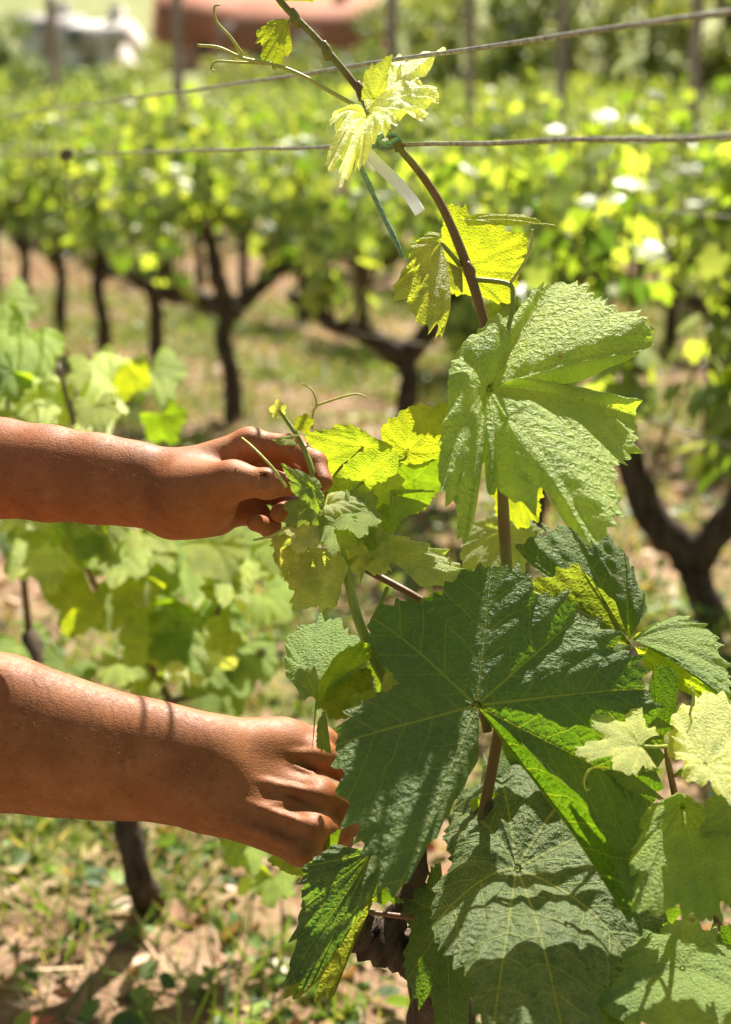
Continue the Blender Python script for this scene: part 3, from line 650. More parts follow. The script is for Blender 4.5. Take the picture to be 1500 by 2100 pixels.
seg(gv, 'shoot', [P(1560, 2120, 1.06), P(1480, 1910, 1.05), P(1440, 1800, 1.04), P(1400, 1690, 1.03), P(1378, 1600, 1.02), P(1368, 1540, 1.02), P(1372, 1505, 1.02)], (.0032, .003, .0028, .0027, .0024, .002, .0012), M['shoot_red'], 10)
seg(gv, 'cane', [P(700, 1862, 1.10), P(790, 1875, 1.1), P(850, 1882, 1.1)], (.002, .0022, .0024), M['shoot_red'])
# the big leaves
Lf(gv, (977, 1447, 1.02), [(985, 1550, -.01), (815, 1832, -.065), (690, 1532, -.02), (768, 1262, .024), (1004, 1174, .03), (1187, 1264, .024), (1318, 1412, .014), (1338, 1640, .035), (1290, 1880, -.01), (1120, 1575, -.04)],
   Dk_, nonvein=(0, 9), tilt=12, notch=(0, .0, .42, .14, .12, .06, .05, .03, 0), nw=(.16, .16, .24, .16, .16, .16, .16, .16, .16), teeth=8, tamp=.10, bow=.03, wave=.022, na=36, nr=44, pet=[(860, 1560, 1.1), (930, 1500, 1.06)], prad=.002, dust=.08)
Lf(gv, (1060, 1783, 1.075), [(1180, 2190, -.02), (1010, 2120, -.02), (888, 1895, 0), (932, 1655, .02), (1012, 1545, .02), (1215, 1590, .03), (1350, 1700, .03), (1335, 1990, 0)],
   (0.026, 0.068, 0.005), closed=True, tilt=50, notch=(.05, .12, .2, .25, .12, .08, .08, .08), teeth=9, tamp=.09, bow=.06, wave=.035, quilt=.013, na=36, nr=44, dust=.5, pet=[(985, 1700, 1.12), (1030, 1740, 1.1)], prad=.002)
Lf(gv, (915, 1880, 1.12), [(1010, 2020), (925, 2140), (836, 2010), (828, 1835), (905, 1770)], Dk_, tilt=10, dust=.3, na=28, nr=30)
Lf(gv, (1000, 797, 1.06), [(1020, 992, .05), (955, 1102, .09), (902, 962, .03), (931, 736, -.02), (1150, 577, -.03), (1337, 706, -.045), (1298, 852, .03), (1224, 1110, .055)],
   (0.25, 0.36, 0.06), closed=True, tilt=54, notch=(.50, .10, .12, .2, .08, .66, .10, .25), nw=(.2, .2, .16, .16, .16, .24, .16, .16), teeth=9, tamp=.09, bow=.06, wave=.03, quilt=.013, na=36, nr=44, dust=.2,
   pet=[(968, 572, 1.10), (1042, 582, 1.095), (1052, 610, 1.09), (1046, 660, 1.085), (1015, 760, 1.075)], prad=.0017)
# round the tall shoot
Lf(gv, (948, 545, 1.165), [(955, 602), (905, 600), (885, 560), (922, 422), (1005, 455), (1080, 492), (1062, 560), (1042, 620)], Yl, tilt=-20, closed=True, notch=.08, teeth=4, tamp=.1, pet=[(966, 575, 1.1), (955, 560, 1.14)])
Lf(gv, (905, 497, 1.085), [(912, 688, -.01), (858, 660, -.02), (818, 585, -.03), (842, 502, -.03), (880, 476, -.01)], (0.30, 0.34, 0.08), tilt=10, notch=.12, bow=.10, wave=.05, teeth=4, pet=[(945, 545, 1.1), (920, 515, 1.09)], dust=.2)
Lf(gv, (948, 552, 1.095), [(950, 600), (890, 560), (905, 530)], (0.2, 0.22, 0.07), teeth=3, notch=.05)
Lf(gv, (938, 452, 1.10), [(960, 462), (1040, 464), (1112, 460), (1040, 443), (960, 447)], Yl, tilt=50, notch=0, teeth=2, tamp=.04, na=10, nr=16)
# yellow leaves lit through, in the middle
Lf(gv, (835, 925, 1.13), [(850, 962), (790, 930), (784, 876), (842, 836), (922, 830), (925, 925)], Yl, tilt=-20, closed=True, notch=.06, teeth=4, tamp=.1, pet=[(700, 1120, 1.09), (770, 1010, 1.13)], prad=.0012)
Lf(gv, (850, 985, 1.14), [(810, 1000), (815, 950), (900, 930), (905, 990), (870, 1045), (815, 1050)], Gr, tilt=-20, closed=True, notch=.06, teeth=4)
Lf(gv, (745, 915, 1.12), [(770, 980), (690, 985), (640, 950), (632, 888), (720, 872), (805, 915)], (0.27, 0.345, 0.05), tilt=-20, closed=True, notch=.1, teeth=4, pet=[(660, 1035, 1.09), (690, 970, 1.12)], prad=.0011)
Lf(gv, (745, 985, 1.10), [(790, 1092), (700, 1050), (662, 1000), (735, 930), (812, 925), (825, 1015)], (0.26, 0.345, 0.05), tilt=-20, closed=True, notch=.1, teeth=4, pet=[(675, 1065, 1.09), (700, 1030, 1.1)], prad=.0011)
Lf(gv, (810, 1015, 1.09), [(880, 1035), (800, 1080), (800, 1005), (845, 1004), (900, 1010)], Yg, tilt=30, notch=.05, teeth=3)
Lf(gv, (672, 1035, 1.075), [(690, 1062), (660, 1060), (672, 1015), (705, 1008), (752, 1030), (728, 1052)], Wh, closed=True, tilt=48, notch=.1, teeth=3, bow=.12, dust=.4)
Lf(gv, (640, 1000, 1.038), [(652, 1052), (602, 1010), (578, 952), (620, 968), (655, 985), (665, 1020)], (0.2, 0.3, 0.08), closed=True, tilt=12, notch=.2, teeth=3, pet=[(655, 1040, 1.075), (650, 1020, 1.05)], prad=.001)
Lf(gv, (640, 1035, 1.045), [(655, 1075), (590, 1080), (585, 1030), (640, 1015), (665, 1040)], (0.22, 0.3, 0.09), tilt=20, notch=.15, teeth=3)
Lf(gv, (600, 900, 1.06), [(612, 915), (575, 912), (560, 902), (590, 893), (628, 890)], Pa, tilt=40, notch=.05, teeth=2, na=14, nr=14)
Lf(gv, (575, 840, 1.08), [(585, 850), (562, 858), (552, 838), (570, 818), (588, 832)], Wh, closed=True, notch=.25, teeth=3, na=12, nr=12, dust=.5)
Lf(gv, (622, 868, 1.08), [(632, 890), (600, 880), (610, 855), (628, 848), (645, 862)], Yl, closed=True, notch=.2, teeth=2, na=12, nr=12)
for (x, y, s, D, col, ang, tilt) in [(720, 1050, 70, 1.07, Pa, 20, 55), (760, 1060, 70, 1.10, Yg, 80, 0), (690, 1075, 60, 1.06, Pa, 100, 45), (640, 1075, 65, 1.06, Wh, 120, 40)]:
    LfC(gv, x, y, s, D, col, ang, tilt, dust=.2)
# below the upper hand
Lf(gv, (778, 1150, 1.10), [(740, 1190, 0), (745, 1140), (775, 1108), (850, 1108), (922, 1140), (980, 1192, -.01), (860, 1206, -.01)], (0.26, 0.33, 0.13), tilt=50, notch=.1, teeth=4, bow=.10, wave=.04, dust=.35, pet=[(710, 1160, 1.08), (740, 1140, 1.07)], prad=.0014)
Lf(gv, (640, 1100, 1.075), [(662, 1190), (600, 1200), (565, 1150), (560, 1105), (600, 1085)], (0.34, 0.38, 0.17), back=True, notch=.12, teeth=4, pet=[(690, 1095, 1.085), (665, 1090, 1.09)], prad=.0012)
Lf(gv, (692, 1128, 1.06), [(715, 1160), (690, 1240), (606, 1250), (592, 1185), (632, 1125)], (0.34, 0.38, 0.17), back=True, tilt=-10, notch=.10, teeth=4, bow=.08, pet=[(706, 1155, 1.08), (700, 1135, 1.07)], prad=.0012)
Lf(gv, (735, 1115, 1.09), [(790, 1175), (715, 1170), (680, 1110), (720, 1078), (785, 1085), (810, 1130)], (0.36, 0.4, 0.2), closed=True, back=True, tilt=20, notch=.12, teeth=4)
Lf(gv, (1060, 1000, 1.17), [(1075, 1080), (1025, 1065), (1000, 985), (1060, 960), (1112, 1000), (1105, 1060)], Yl, tilt=-20, closed=True, notch=.15, teeth=4)
Lf(gv, (1030, 1090, 1.24), [(1060, 1190), (985, 1210), (945, 1140), (965, 1075), (1080, 1035), (1115, 1110)], (0.27, 0.34, 0.14), closed=True, tilt=25, notch=.15, teeth=4)
Lf(gv, (965, 880, 1.14), [(985, 960), (950, 960), (955, 890), (975, 850)], Yl, notch=.05, teeth=3)
# right of the tall shoot
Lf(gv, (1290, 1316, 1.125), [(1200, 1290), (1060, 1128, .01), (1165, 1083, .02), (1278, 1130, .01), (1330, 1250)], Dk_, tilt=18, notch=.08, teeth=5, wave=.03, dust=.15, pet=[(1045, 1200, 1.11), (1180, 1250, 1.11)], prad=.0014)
Lf(gv, (1297, 1324, 1.105), [(1190, 1300), (1072, 1196), (1185, 1156), (1262, 1235)], (0.15, 0.19, 0.05), back=True, tilt=10, notch=.04, bulge=.06, teeth=4, tamp=.06)
Lf(gv, (1296, 1312, 1.115), [(1330, 1290), (1385, 1266), (1452, 1292), (1490, 1375), (1495, 1442), (1400, 1360)], (0.17, 0.27, 0.06), tilt=50, notch=.12, teeth=5, dust=.35)
Lf(gv, (1302, 1326, 1.10), [(1385, 1340), (1440, 1375), (1492, 1444), (1400, 1415), (1325, 1368)], Yg, back=True, tilt=-12, notch=.03, teeth=3, tamp=.06)
Lf(gv, (1318, 1450, 1.06), [(1250, 1475), (1178, 1418), (1240, 1402), (1325, 1435)], Gm, tilt=20, notch=.1, teeth=4)
Lf(gv, (1352, 1530, 1.05), [(1318, 1490), (1342, 1372), (1388, 1384), (1385, 1510)], Dk_, notch=.02, teeth=3, tamp=.05)
Lf(gv, (1312, 1530, 0.995), [(1348, 1568), (1290, 1590), (1183, 1550), (1220, 1466), (1305, 1455), (1352, 1505)], (0.52, 0.56, 0.2), tilt=54, notch=(.2, .35, .38, .42, .35), nw=.2, teeth=4, tamp=.14, wave=.04, dust=.3, pet=[(1372, 1530, 1.02), (1345, 1532, 1.0)], prad=.0013)
Lf(gv, (1385, 1512, 1.0), [(1420, 1550), (1372, 1552), (1362, 1510), (1392, 1482), (1425, 1500)], (0.40, 0.42, 0.16), closed=True, tilt=30, notch=.3, teeth=3, na=16, nr=16)
Lf(gv, (1445, 1570, 0.96), [(1410, 1600), (1385, 1540), (1378, 1465), (1450, 1430), (1560, 1460), (1570, 1600), (1500, 1650)], (0.5, 0.55, 0.24), closed=True, tilt=56, notch=.22, teeth=5, wave=.05, quilt=.016, dust=.35, pet=[(1385, 1590, 1.02), (1415, 1570, 1.0)], prad=.0014)
Lf(gv, (1300, 1590, 1.03), [(1365, 1640), (1290, 1620), (1232, 1575), (1280, 1565), (1345, 1575)], (0.12, 0.19, 0.06), tilt=35, notch=.1, teeth=4, dust=.3)
Lf(gv, (1400, 1650, 0.99), [(1445, 1880), (1306, 1864), (1296, 1755), (1330, 1655), (1400, 1620), (1500, 1700), (1530, 1860)], (0.18, 0.28, 0.035), closed=True, tilt=36, notch=.14, teeth=5, bow=.06, wave=.03, dust=.2, pet=[(1400, 1690, 1.03), (1402, 1665, 1.01)])
Lf(gv, (1520, 1640, 0.97), [(1480, 1830), (1440, 1720), (1450, 1640), (1530, 1600)], (0.13, 0.2, 0.045), notch=.1, teeth=4)
Lf(gv, (1400, 1985, 0.98), [(1420, 2170), (1235, 2065), (1300, 1932), (1400, 1888), (1490, 1930), (1560, 2060)], (0.13, 0.23, 0.035), closed=True, tilt=52, notch=.15, teeth=6, wave=.03, dust=.45, pet=[(1470, 1890, 1.05), (1440, 1960, 1.0)])
Lf(gv, (1510, 1960, 1.0), [(1480, 2080), (1460, 2000), (1480, 1900), (1550, 1900)], Gm, notch=.1, teeth=4)
Lf(gv, (1190, 2080, 1.06), [(1250, 2200), (1140, 2200), (1130, 2060), (1190, 2030), (1260, 2080)], Gm, closed=True, tilt=-10, notch=.12, teeth=4)
# left of the big leaf
Lf(gv, (652, 1442, 1.05), [(625, 1440), (588, 1385), (590, 1305), (682, 1272), (742, 1325), (748, 1368)], (0.15, 0.28, 0.06), tilt=48, notch=.08, teeth=5, bow=.07, dust=.4)
Lf(gv, (645, 1455, 1.035), [(640, 1545), (655, 1400), (690, 1345), (752, 1322), (750, 1362), (680, 1400)], Yg, back=True, tilt=-5, notch=.05, teeth=3, tamp=.06)
Lf(gv, (715, 1405, 1.07), [(770, 1450), (690, 1475), (648, 1440), (690, 1375), (760, 1372)], (0.13, 0.18, 0.04), back=True, closed=True, notch=.08, teeth=4)
Lf(gv, (800, 1425, 1.06), [(780, 1420), (792, 1378), (835, 1368), (868, 1400), (850, 1428)], (0.25, 0.34, 0.14), tilt=50, notch=.05, teeth=3, dust=.4)
Lf(gv, (745, 1440, 1.05), [(790, 1440), (760, 1480), (715, 1470), (722, 1425), (765, 1415)], Yg, closed=True, notch=.1, teeth=3)
Lf(gv, (672, 1480, 1.03), [(680, 1545), (650, 1530), (652, 1480), (668, 1455)], (0.15, 0.24, 0.05), notch=.05, teeth=3)
Lf(gv, (860, 1300, 1.09), [(890, 1325), (832, 1330), (836, 1280), (846, 1242), (886, 1262)], Yg, closed=True, notch=.15, teeth=4)
Lf(gv, (892, 1265, 1.11), [(860, 1290), (862, 1232), (905, 1212), (922, 1265)], Dk_, notch=.1, teeth=4)
Lf(gv, (790, 1300, 1.10), [(820, 1420), (760, 1380), (755, 1300), (800, 1265)], Gm, notch=.1, teeth=4)
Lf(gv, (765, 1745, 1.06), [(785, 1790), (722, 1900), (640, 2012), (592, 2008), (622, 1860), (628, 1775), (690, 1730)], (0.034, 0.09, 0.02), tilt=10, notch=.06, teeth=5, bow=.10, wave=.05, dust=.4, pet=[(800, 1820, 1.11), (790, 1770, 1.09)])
Lf(gv, (775, 1830, 1.055), [(720, 1940), (688, 2035), (585, 2040), (660, 1930), (720, 1850)], (0.17, 0.2, 0.06), back=True, notch=.2, teeth=4, bow=.06)
Lf(gv, (770, 1800, 1.08), [(830, 1850), (770, 1850), (745, 1790), (790, 1750)], Gm, notch=.1, teeth=4)
Lf(gv, (600, 1760, 1.12), [(640, 1800), (590, 1790), (550, 1765), (570, 1745), (640, 1755)], Yg, notch=.1, teeth=3)
Lf(gv, (690, 1740, 1.09), [(740, 1760), (680, 1780), (665, 1720), (700, 1700)], Gr, notch=.1, teeth=3)
Lf(gv, (1010, 1660, 1.13), [(1020, 1710), (975, 1690), (965, 1640), (1020, 1625)], Yg, notch=.1, teeth=3)
# shaded leaves deeper in the vine
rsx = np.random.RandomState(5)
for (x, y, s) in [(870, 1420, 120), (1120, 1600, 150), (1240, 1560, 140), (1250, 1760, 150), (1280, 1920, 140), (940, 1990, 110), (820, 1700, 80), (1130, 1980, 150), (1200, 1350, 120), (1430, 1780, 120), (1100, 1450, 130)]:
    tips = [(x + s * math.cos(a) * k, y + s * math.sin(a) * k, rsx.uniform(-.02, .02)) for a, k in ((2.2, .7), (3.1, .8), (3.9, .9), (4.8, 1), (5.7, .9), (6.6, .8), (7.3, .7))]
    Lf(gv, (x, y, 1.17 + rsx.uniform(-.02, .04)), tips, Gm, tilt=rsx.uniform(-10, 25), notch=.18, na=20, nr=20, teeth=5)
# the top of the shoot
Lf(gv, (592, 42, 1.10), [(600, 100, 0), (566, 140, -.01), (538, 128, -.01), (529, 62, 0), (560, 42, 0)], Yl, notch=.22, teeth=3, bow=.06, pet=[(604, 42, 1.1), (600, 38, 1.1)], prad=.001)
Lf(gv, (585, 2, 1.105), [(600, 36), (570, 10), (572, -40), (625, -42), (642, 4)], Yl, notch=.1, teeth=3)
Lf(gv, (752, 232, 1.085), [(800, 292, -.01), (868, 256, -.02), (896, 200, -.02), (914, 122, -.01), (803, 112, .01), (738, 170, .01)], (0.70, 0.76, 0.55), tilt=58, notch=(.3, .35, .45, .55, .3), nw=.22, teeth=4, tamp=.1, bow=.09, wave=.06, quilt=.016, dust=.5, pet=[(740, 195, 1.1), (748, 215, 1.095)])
Lf(gv, (768, 205, 1.09), [(742, 205), (748, 150), (805, 113), (790, 190)], (0.30, 0.34, 0.12), notch=.1, teeth=3, tamp=.1)
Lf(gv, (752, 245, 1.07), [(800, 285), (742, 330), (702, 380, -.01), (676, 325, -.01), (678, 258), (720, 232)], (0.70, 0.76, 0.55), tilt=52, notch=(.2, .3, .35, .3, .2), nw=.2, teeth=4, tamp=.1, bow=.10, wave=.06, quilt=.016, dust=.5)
# tendrils
T_ = lambda pts, r=.0011: seg(gv, 'tendril', [P(*q) for q in pts], np.linspace(r * 1.3, r * .8, len(pts)), M['tendril'], 7)
T_([(758, 232, 1.095), (690, 195, 1.09), (620, 155, 1.09), (560, 132, 1.09), (500, 120, 1.085), (450, 98, 1.08), (405, 93, 1.08)], .0014)
T_([(548, 130, 1.09), (490, 128, 1.09), (445, 126, 1.09), (434, 140, 1.09), (440, 146, 1.09)], .0009)
T_([(498, 112, 1.085), (472, 75, 1.08), (445, 45, 1.08), (440, 15, 1.08), (452, 10, 1.08)], .0010)
T_([(1046, 582, 1.095), (1075, 540, 1.09), (1090, 500, 1.09), (1092, 470, 1.09)], .0012)
T_([(1095, 458, 1.1), (1115, 459, 1.1), (1142, 463, 1.1)], .0006)
T_([(640, 880, 1.10), (643, 845, 1.10), (650, 828, 1.10), (640, 800, 1.10), (620, 788, 1.10)], .0008)
T_([(648, 832, 1.10), (690, 818, 1.10), (730, 808, 1.10), (752, 815, 1.10)], .0008)
T_([(688, 1085, 1.085), (620, 1070, 1.05), (560, 1098, 1.04), (520, 1108, 1.04)], .0011)
T_([(1250, 1575, 1.0), (1215, 1575, 1.0), (1198, 1598, 1.0), (1202, 1620, 1.0), (1210, 1618, 1.0)], .0008)
T_([(1405, 1530, 1.0), (1412, 1480, 1.0), (1422, 1430, 1.0), (1416, 1408, 1.0)], .0009)
T_([(588, 1000, 1.03), (560, 960, 1.03), (520, 918, 1.04), (497, 898, 1.06)], .0009)
T_([(1298, 730, 1.06), (1250, 748, 1.08), (1215, 760, 1.1)], .0007)

# ------------------------------------------------------------------ wires of the front row, ties
def front_wire(p0, p1, r, label, amp, seed):
    """straight wire through the two points, running out of view both ways"""
    a, b = P(*p0), P(*p1); rs = np.random.RandomState(seed); t = np.linspace(-.8, 3.2, 160)
    p = a[None] + (b - a)[None] * t[:, None]
    for k in range(5): p[:, 2] += amp * np.sin(t * rs.uniform(3, 30) + rs.uniform(0, 6)) / (1 + k)
    V, Fc = tube(p, r, 8); return tag(mesh('trellis_wire', V, Fc, M['wire'], None), label, 'wire')
front_wire((810, 298, 1.112), (250, 313, 1.95), .0018, 'taut grey trellis wire crossing level behind the tied shoot', .0004, 4)
front_wire((810, 124, 1.125), (250, 204, 1.95), .0018, 'brown trellis wire slanting up to the right across the top', .0005, 9)
g = N("white_tape"); wt = g.n('ShaderNodeBsdfTranslucent'); wt.inputs[0].default_value = (.94, .96, .98, 1); mx = g.n('ShaderNodeMixShader'); mx.inputs[0].default_value = .6
g.t.links.new(g.pbsdf((0.85, 0.86, 0.85), .45, .5, g.bump(g.noise(300, g.obj()), .3, .0005)), mx.inputs[1]); g.t.links.new(wt.outputs[0], mx.inputs[2]); M['white_tape'] = g.done(mx.outputs[0])
M['green_twine'] = mat_simple("green_twine", (0.17, 0.30, 0.20), .5, .4, .4, 500, .6, .0006)
tie = thing('vine_tie', 'green and white tie knotted round the shoot and the level wire', 'plant tie', P(790, 292, 1.098))
seg(tie, 'knot', [P(755, 318, 1.09), P(775, 285, 1.085), P(805, 275, 1.088), P(818, 290, 1.10), P(800, 302, 1.115), P(775, 300, 1.11), P(768, 285, 1.09), P(790, 296, 1.085), P(815, 285, 1.09)], .0022, M['green_twine'], 8, 8)
V, Fc = tube([P(748, 303, 1.085), P(775, 335, 1.08), P(815, 375, 1.078), P(845, 410, 1.078), P(862, 436, 1.08)], (.005, .0058, .006, .0058, .0056), 10, 6, flat=.8); mesh('white_tail', V, Fc, M['white_tape'], tie)
seg(tie, 'green_tail', [P(738, 338, 1.085), P(760, 385, 1.083), P(785, 440, 1.083), P(810, 490, 1.085), P(826, 528, 1.087)], (.0018, .0021, .0018, .002, .0014), M['green_twine'], 8, 6)
M['dry'] = mat_simple("dry_tendril", (0.10, 0.065, 0.045), .8)
dk = thing('dry_tendril', 'dark dried tendril curled round the level wire at the left', 'dry tendril', P(135, 318, 2.12))
rs = np.random.RandomState(8); k = np.linspace(0, 6.28 * 3.5, 60)
c = P(135, 318, 2.12); dirw = (P(250, 313, 1.95) - P(810, 298, 1.112)); dirw /= np.linalg.norm(dirw)
cp = c[None] + dirw[None] * ((k / 22 - .5) * .04)[:, None] + np.c_[np.cos(k) * .004, np.cos(k) * .004, np.sin(k) * .006] + rs.normal(0, .0012, (60, 3))
V, Fc = tube(cp, .0019, 6); mesh('coil', V, Fc, M['dry'], dk)
V, Fc = tube([c, P(140, 350, 2.12), P(132, 385, 2.12), P(138, 410, 2.12), P(134, 445, 2.12)], (.002, .0012, .001, .0009, .0006), 6, 6); mesh('hanging_end', V, Fc, M['dry'], dk)

# ------------------------------------------------------------------ the next vine along the front row (left, out of focus)
lv = thing('grapevine', 'out of focus leafy grapevine with reddish stems behind the bare forearms', 'grapevine', (*ground_at(290, 1.98), 0), 0)
g0 = ground_at(290, 1.98)
V, Fc = join([tube([(g0[0], g0[1], -.05), P(285, 1800, 1.97), P(262, 1690, 1.95), P(250, 1600, 1.93), P(300, 1520, 1.92), P(350, 1440, 1.9)], (.024, .020, .018, .017, .014, .010), 10, 6, .22, 2),
              tube([P(250, 1600, 1.93), P(180, 1500, 1.95), P(110, 1400, 2.0), P(60, 1300, 2.05)], (.024, .02, .016, .011), 9, 6, .18, 3)])
mesh('trunk', V, Fc, M['bark'], lv)
for pts in ([(350, 1440, 1.9), (275, 1290, 1.86), (236, 1180, 1.84), (204, 1090, 1.82), (185, 1000, 1.83), (150, 860, 1.84), (118, 745, 1.85)], [(278, 1300, 1.86), (215, 1230, 1.84), (178, 1165, 1.83)], [(300, 1330, 1.87), (420, 1290, 1.86), (470, 1200, 1.85)],
            [(60, 1300, 2.05), (40, 1100, 2.03), (22, 900, 2.02), (12, 770, 2.02)], [(235, 1180, 1.84), (280, 1160, 1.82), (306, 1120, 1.82)], [(350, 1440, 1.9), (470, 1400, 1.92), (545, 1330, 1.94)]):
    seg(lv, 'shoot', [P(*q) for q in pts], np.linspace(.0056, .003, len(pts)), M['shoot_red'], 8)
for (x, y, s, D, col, ang, tilt, yaw) in [(190, 1215, 150, 1.80, Yl, 125, -15, 20), (110, 1120, 150, 1.84, Pa, 150, 50, 0), (300, 1095, 150, 1.80, Yg, 40, 30, 20), (400, 1260, 180, 1.82, Gm, 80, 30, 10), 
        (500, 1320, 140, 1.9, Gm, 100, 20, 20), (370, 1150, 130, 1.84, Yg, 70, 45, 0), (90, 1070, 130, 1.9, Gr, 100, 30, 0), (230, 790, 120, 1.88, Pa, 200, 55, 0), (150, 765, 60, 1.84, Yl, 10, 50, 0), (255, 745, 110, 2.0, Yl, 100, -10, 0), (60, 690, 150, 1.95, Gr, 120, 40, 0),
        (20, 740, 150, 2.05, Gr, 60, 40, 10), (190, 845, 110, 1.86, Wh, 5, 62, 0), (110, 830, 120, 1.9, Pa, 170, 58, 0), (310, 760, 110, 2.2, Gr, 60, 20, 0), (330, 850, 90, 2.0, Gm, 60, -5, 0), (440, 1060, 130, 2.0, Gr, 70, 30, 0), (545, 1085, 110, 1.95, Gr, 100, 0, 0), 
        (140, 1370, 120, 1.9, Gm, 110, 20, 0), (450, 1400, 120, 1.95, Gm, 120, 30, 0), (540, 1220, 110, 2.0, Gr, 40, 40, 0), (240, 1140, 100, 1.86, Yg, 200, 40, 0),
        (40, 1320, 130, 2.1, Gm, 80, 20, 0), (600, 1180, 100, 2.05, Gr, 60, 30, 0), (0, 620, 130, 2.3, Gr, 70, 40, 0), (-30, 860, 130, 2.1, Gr, 60, 50, 0), (0, 1060, 140, 2.1, Dk_, 60, 10, 0), (420, 1360, 120, 1.86, Gm, 60, 40, 0), (150, 1180, 110, 1.86, Pa, 230, 50, 0), (300, 1240, 110, 1.9, Gr, 20, 30, 0), (390, 1060, 100, 2.0, Yg, 20, 40, 0), (260, 930, 110, 2.0, Gr, 90, 30, 0), (70, 940, 110, 2.0, Gr, 90, 30, 0),
        (495, 1725, 100, 1.6, Gr, 70, 30, 0), (560, 1800, 90, 1.62, Gr, 100, 20, 0)]:
    tilt = tilt if tilt < 0 else max(tilt, 35) + 15
    col = {Gm: (0.17, 0.27, 0.025), Gr: (0.24, 0.35, 0.035), Pa: (0.4, 0.48, 0.13)}.get(col, col)
    LfC(lv, x, y, s * .72, D + .05, col, ang, tilt, yaw)

rl = np.random.RandomState(77)
for k in range(48):
    pth = [[(330, 1400), (275, 1290), (236, 1180), (204, 1090), (185, 1000), (150, 860), (118, 745)], [(300, 1330), (420, 1290), (470, 1200), (520, 1110)], [(60, 1300), (40, 1100), (22, 900), (12, 770)], [(280, 1160), (306, 1120), (380, 1080)]][(0, 0, 1, 2, 3, 1)[k % 6]]
    q = crom(np.array(pth, float), 10); c = q[rl.randint(len(q))]; a = rl.uniform(0, 360); r = rl.uniform(15, 90)
    LfC(lv, c[0] + r * math.cos(a), c[1] + r * .7 * math.sin(a), rl.uniform(50, 95), rl.uniform(1.72, 1.92), [Yl, (0.28, 0.37, 0.04), (0.34, 0.43, 0.09), (0.2, 0.31, 0.03), Wh][rl.choice(5, p=[.15, .3, .25, .22, .08])], rl.uniform(30, 150), rl.uniform(20, 65), rl.uniform(-25, 25), na=12, nr=14)
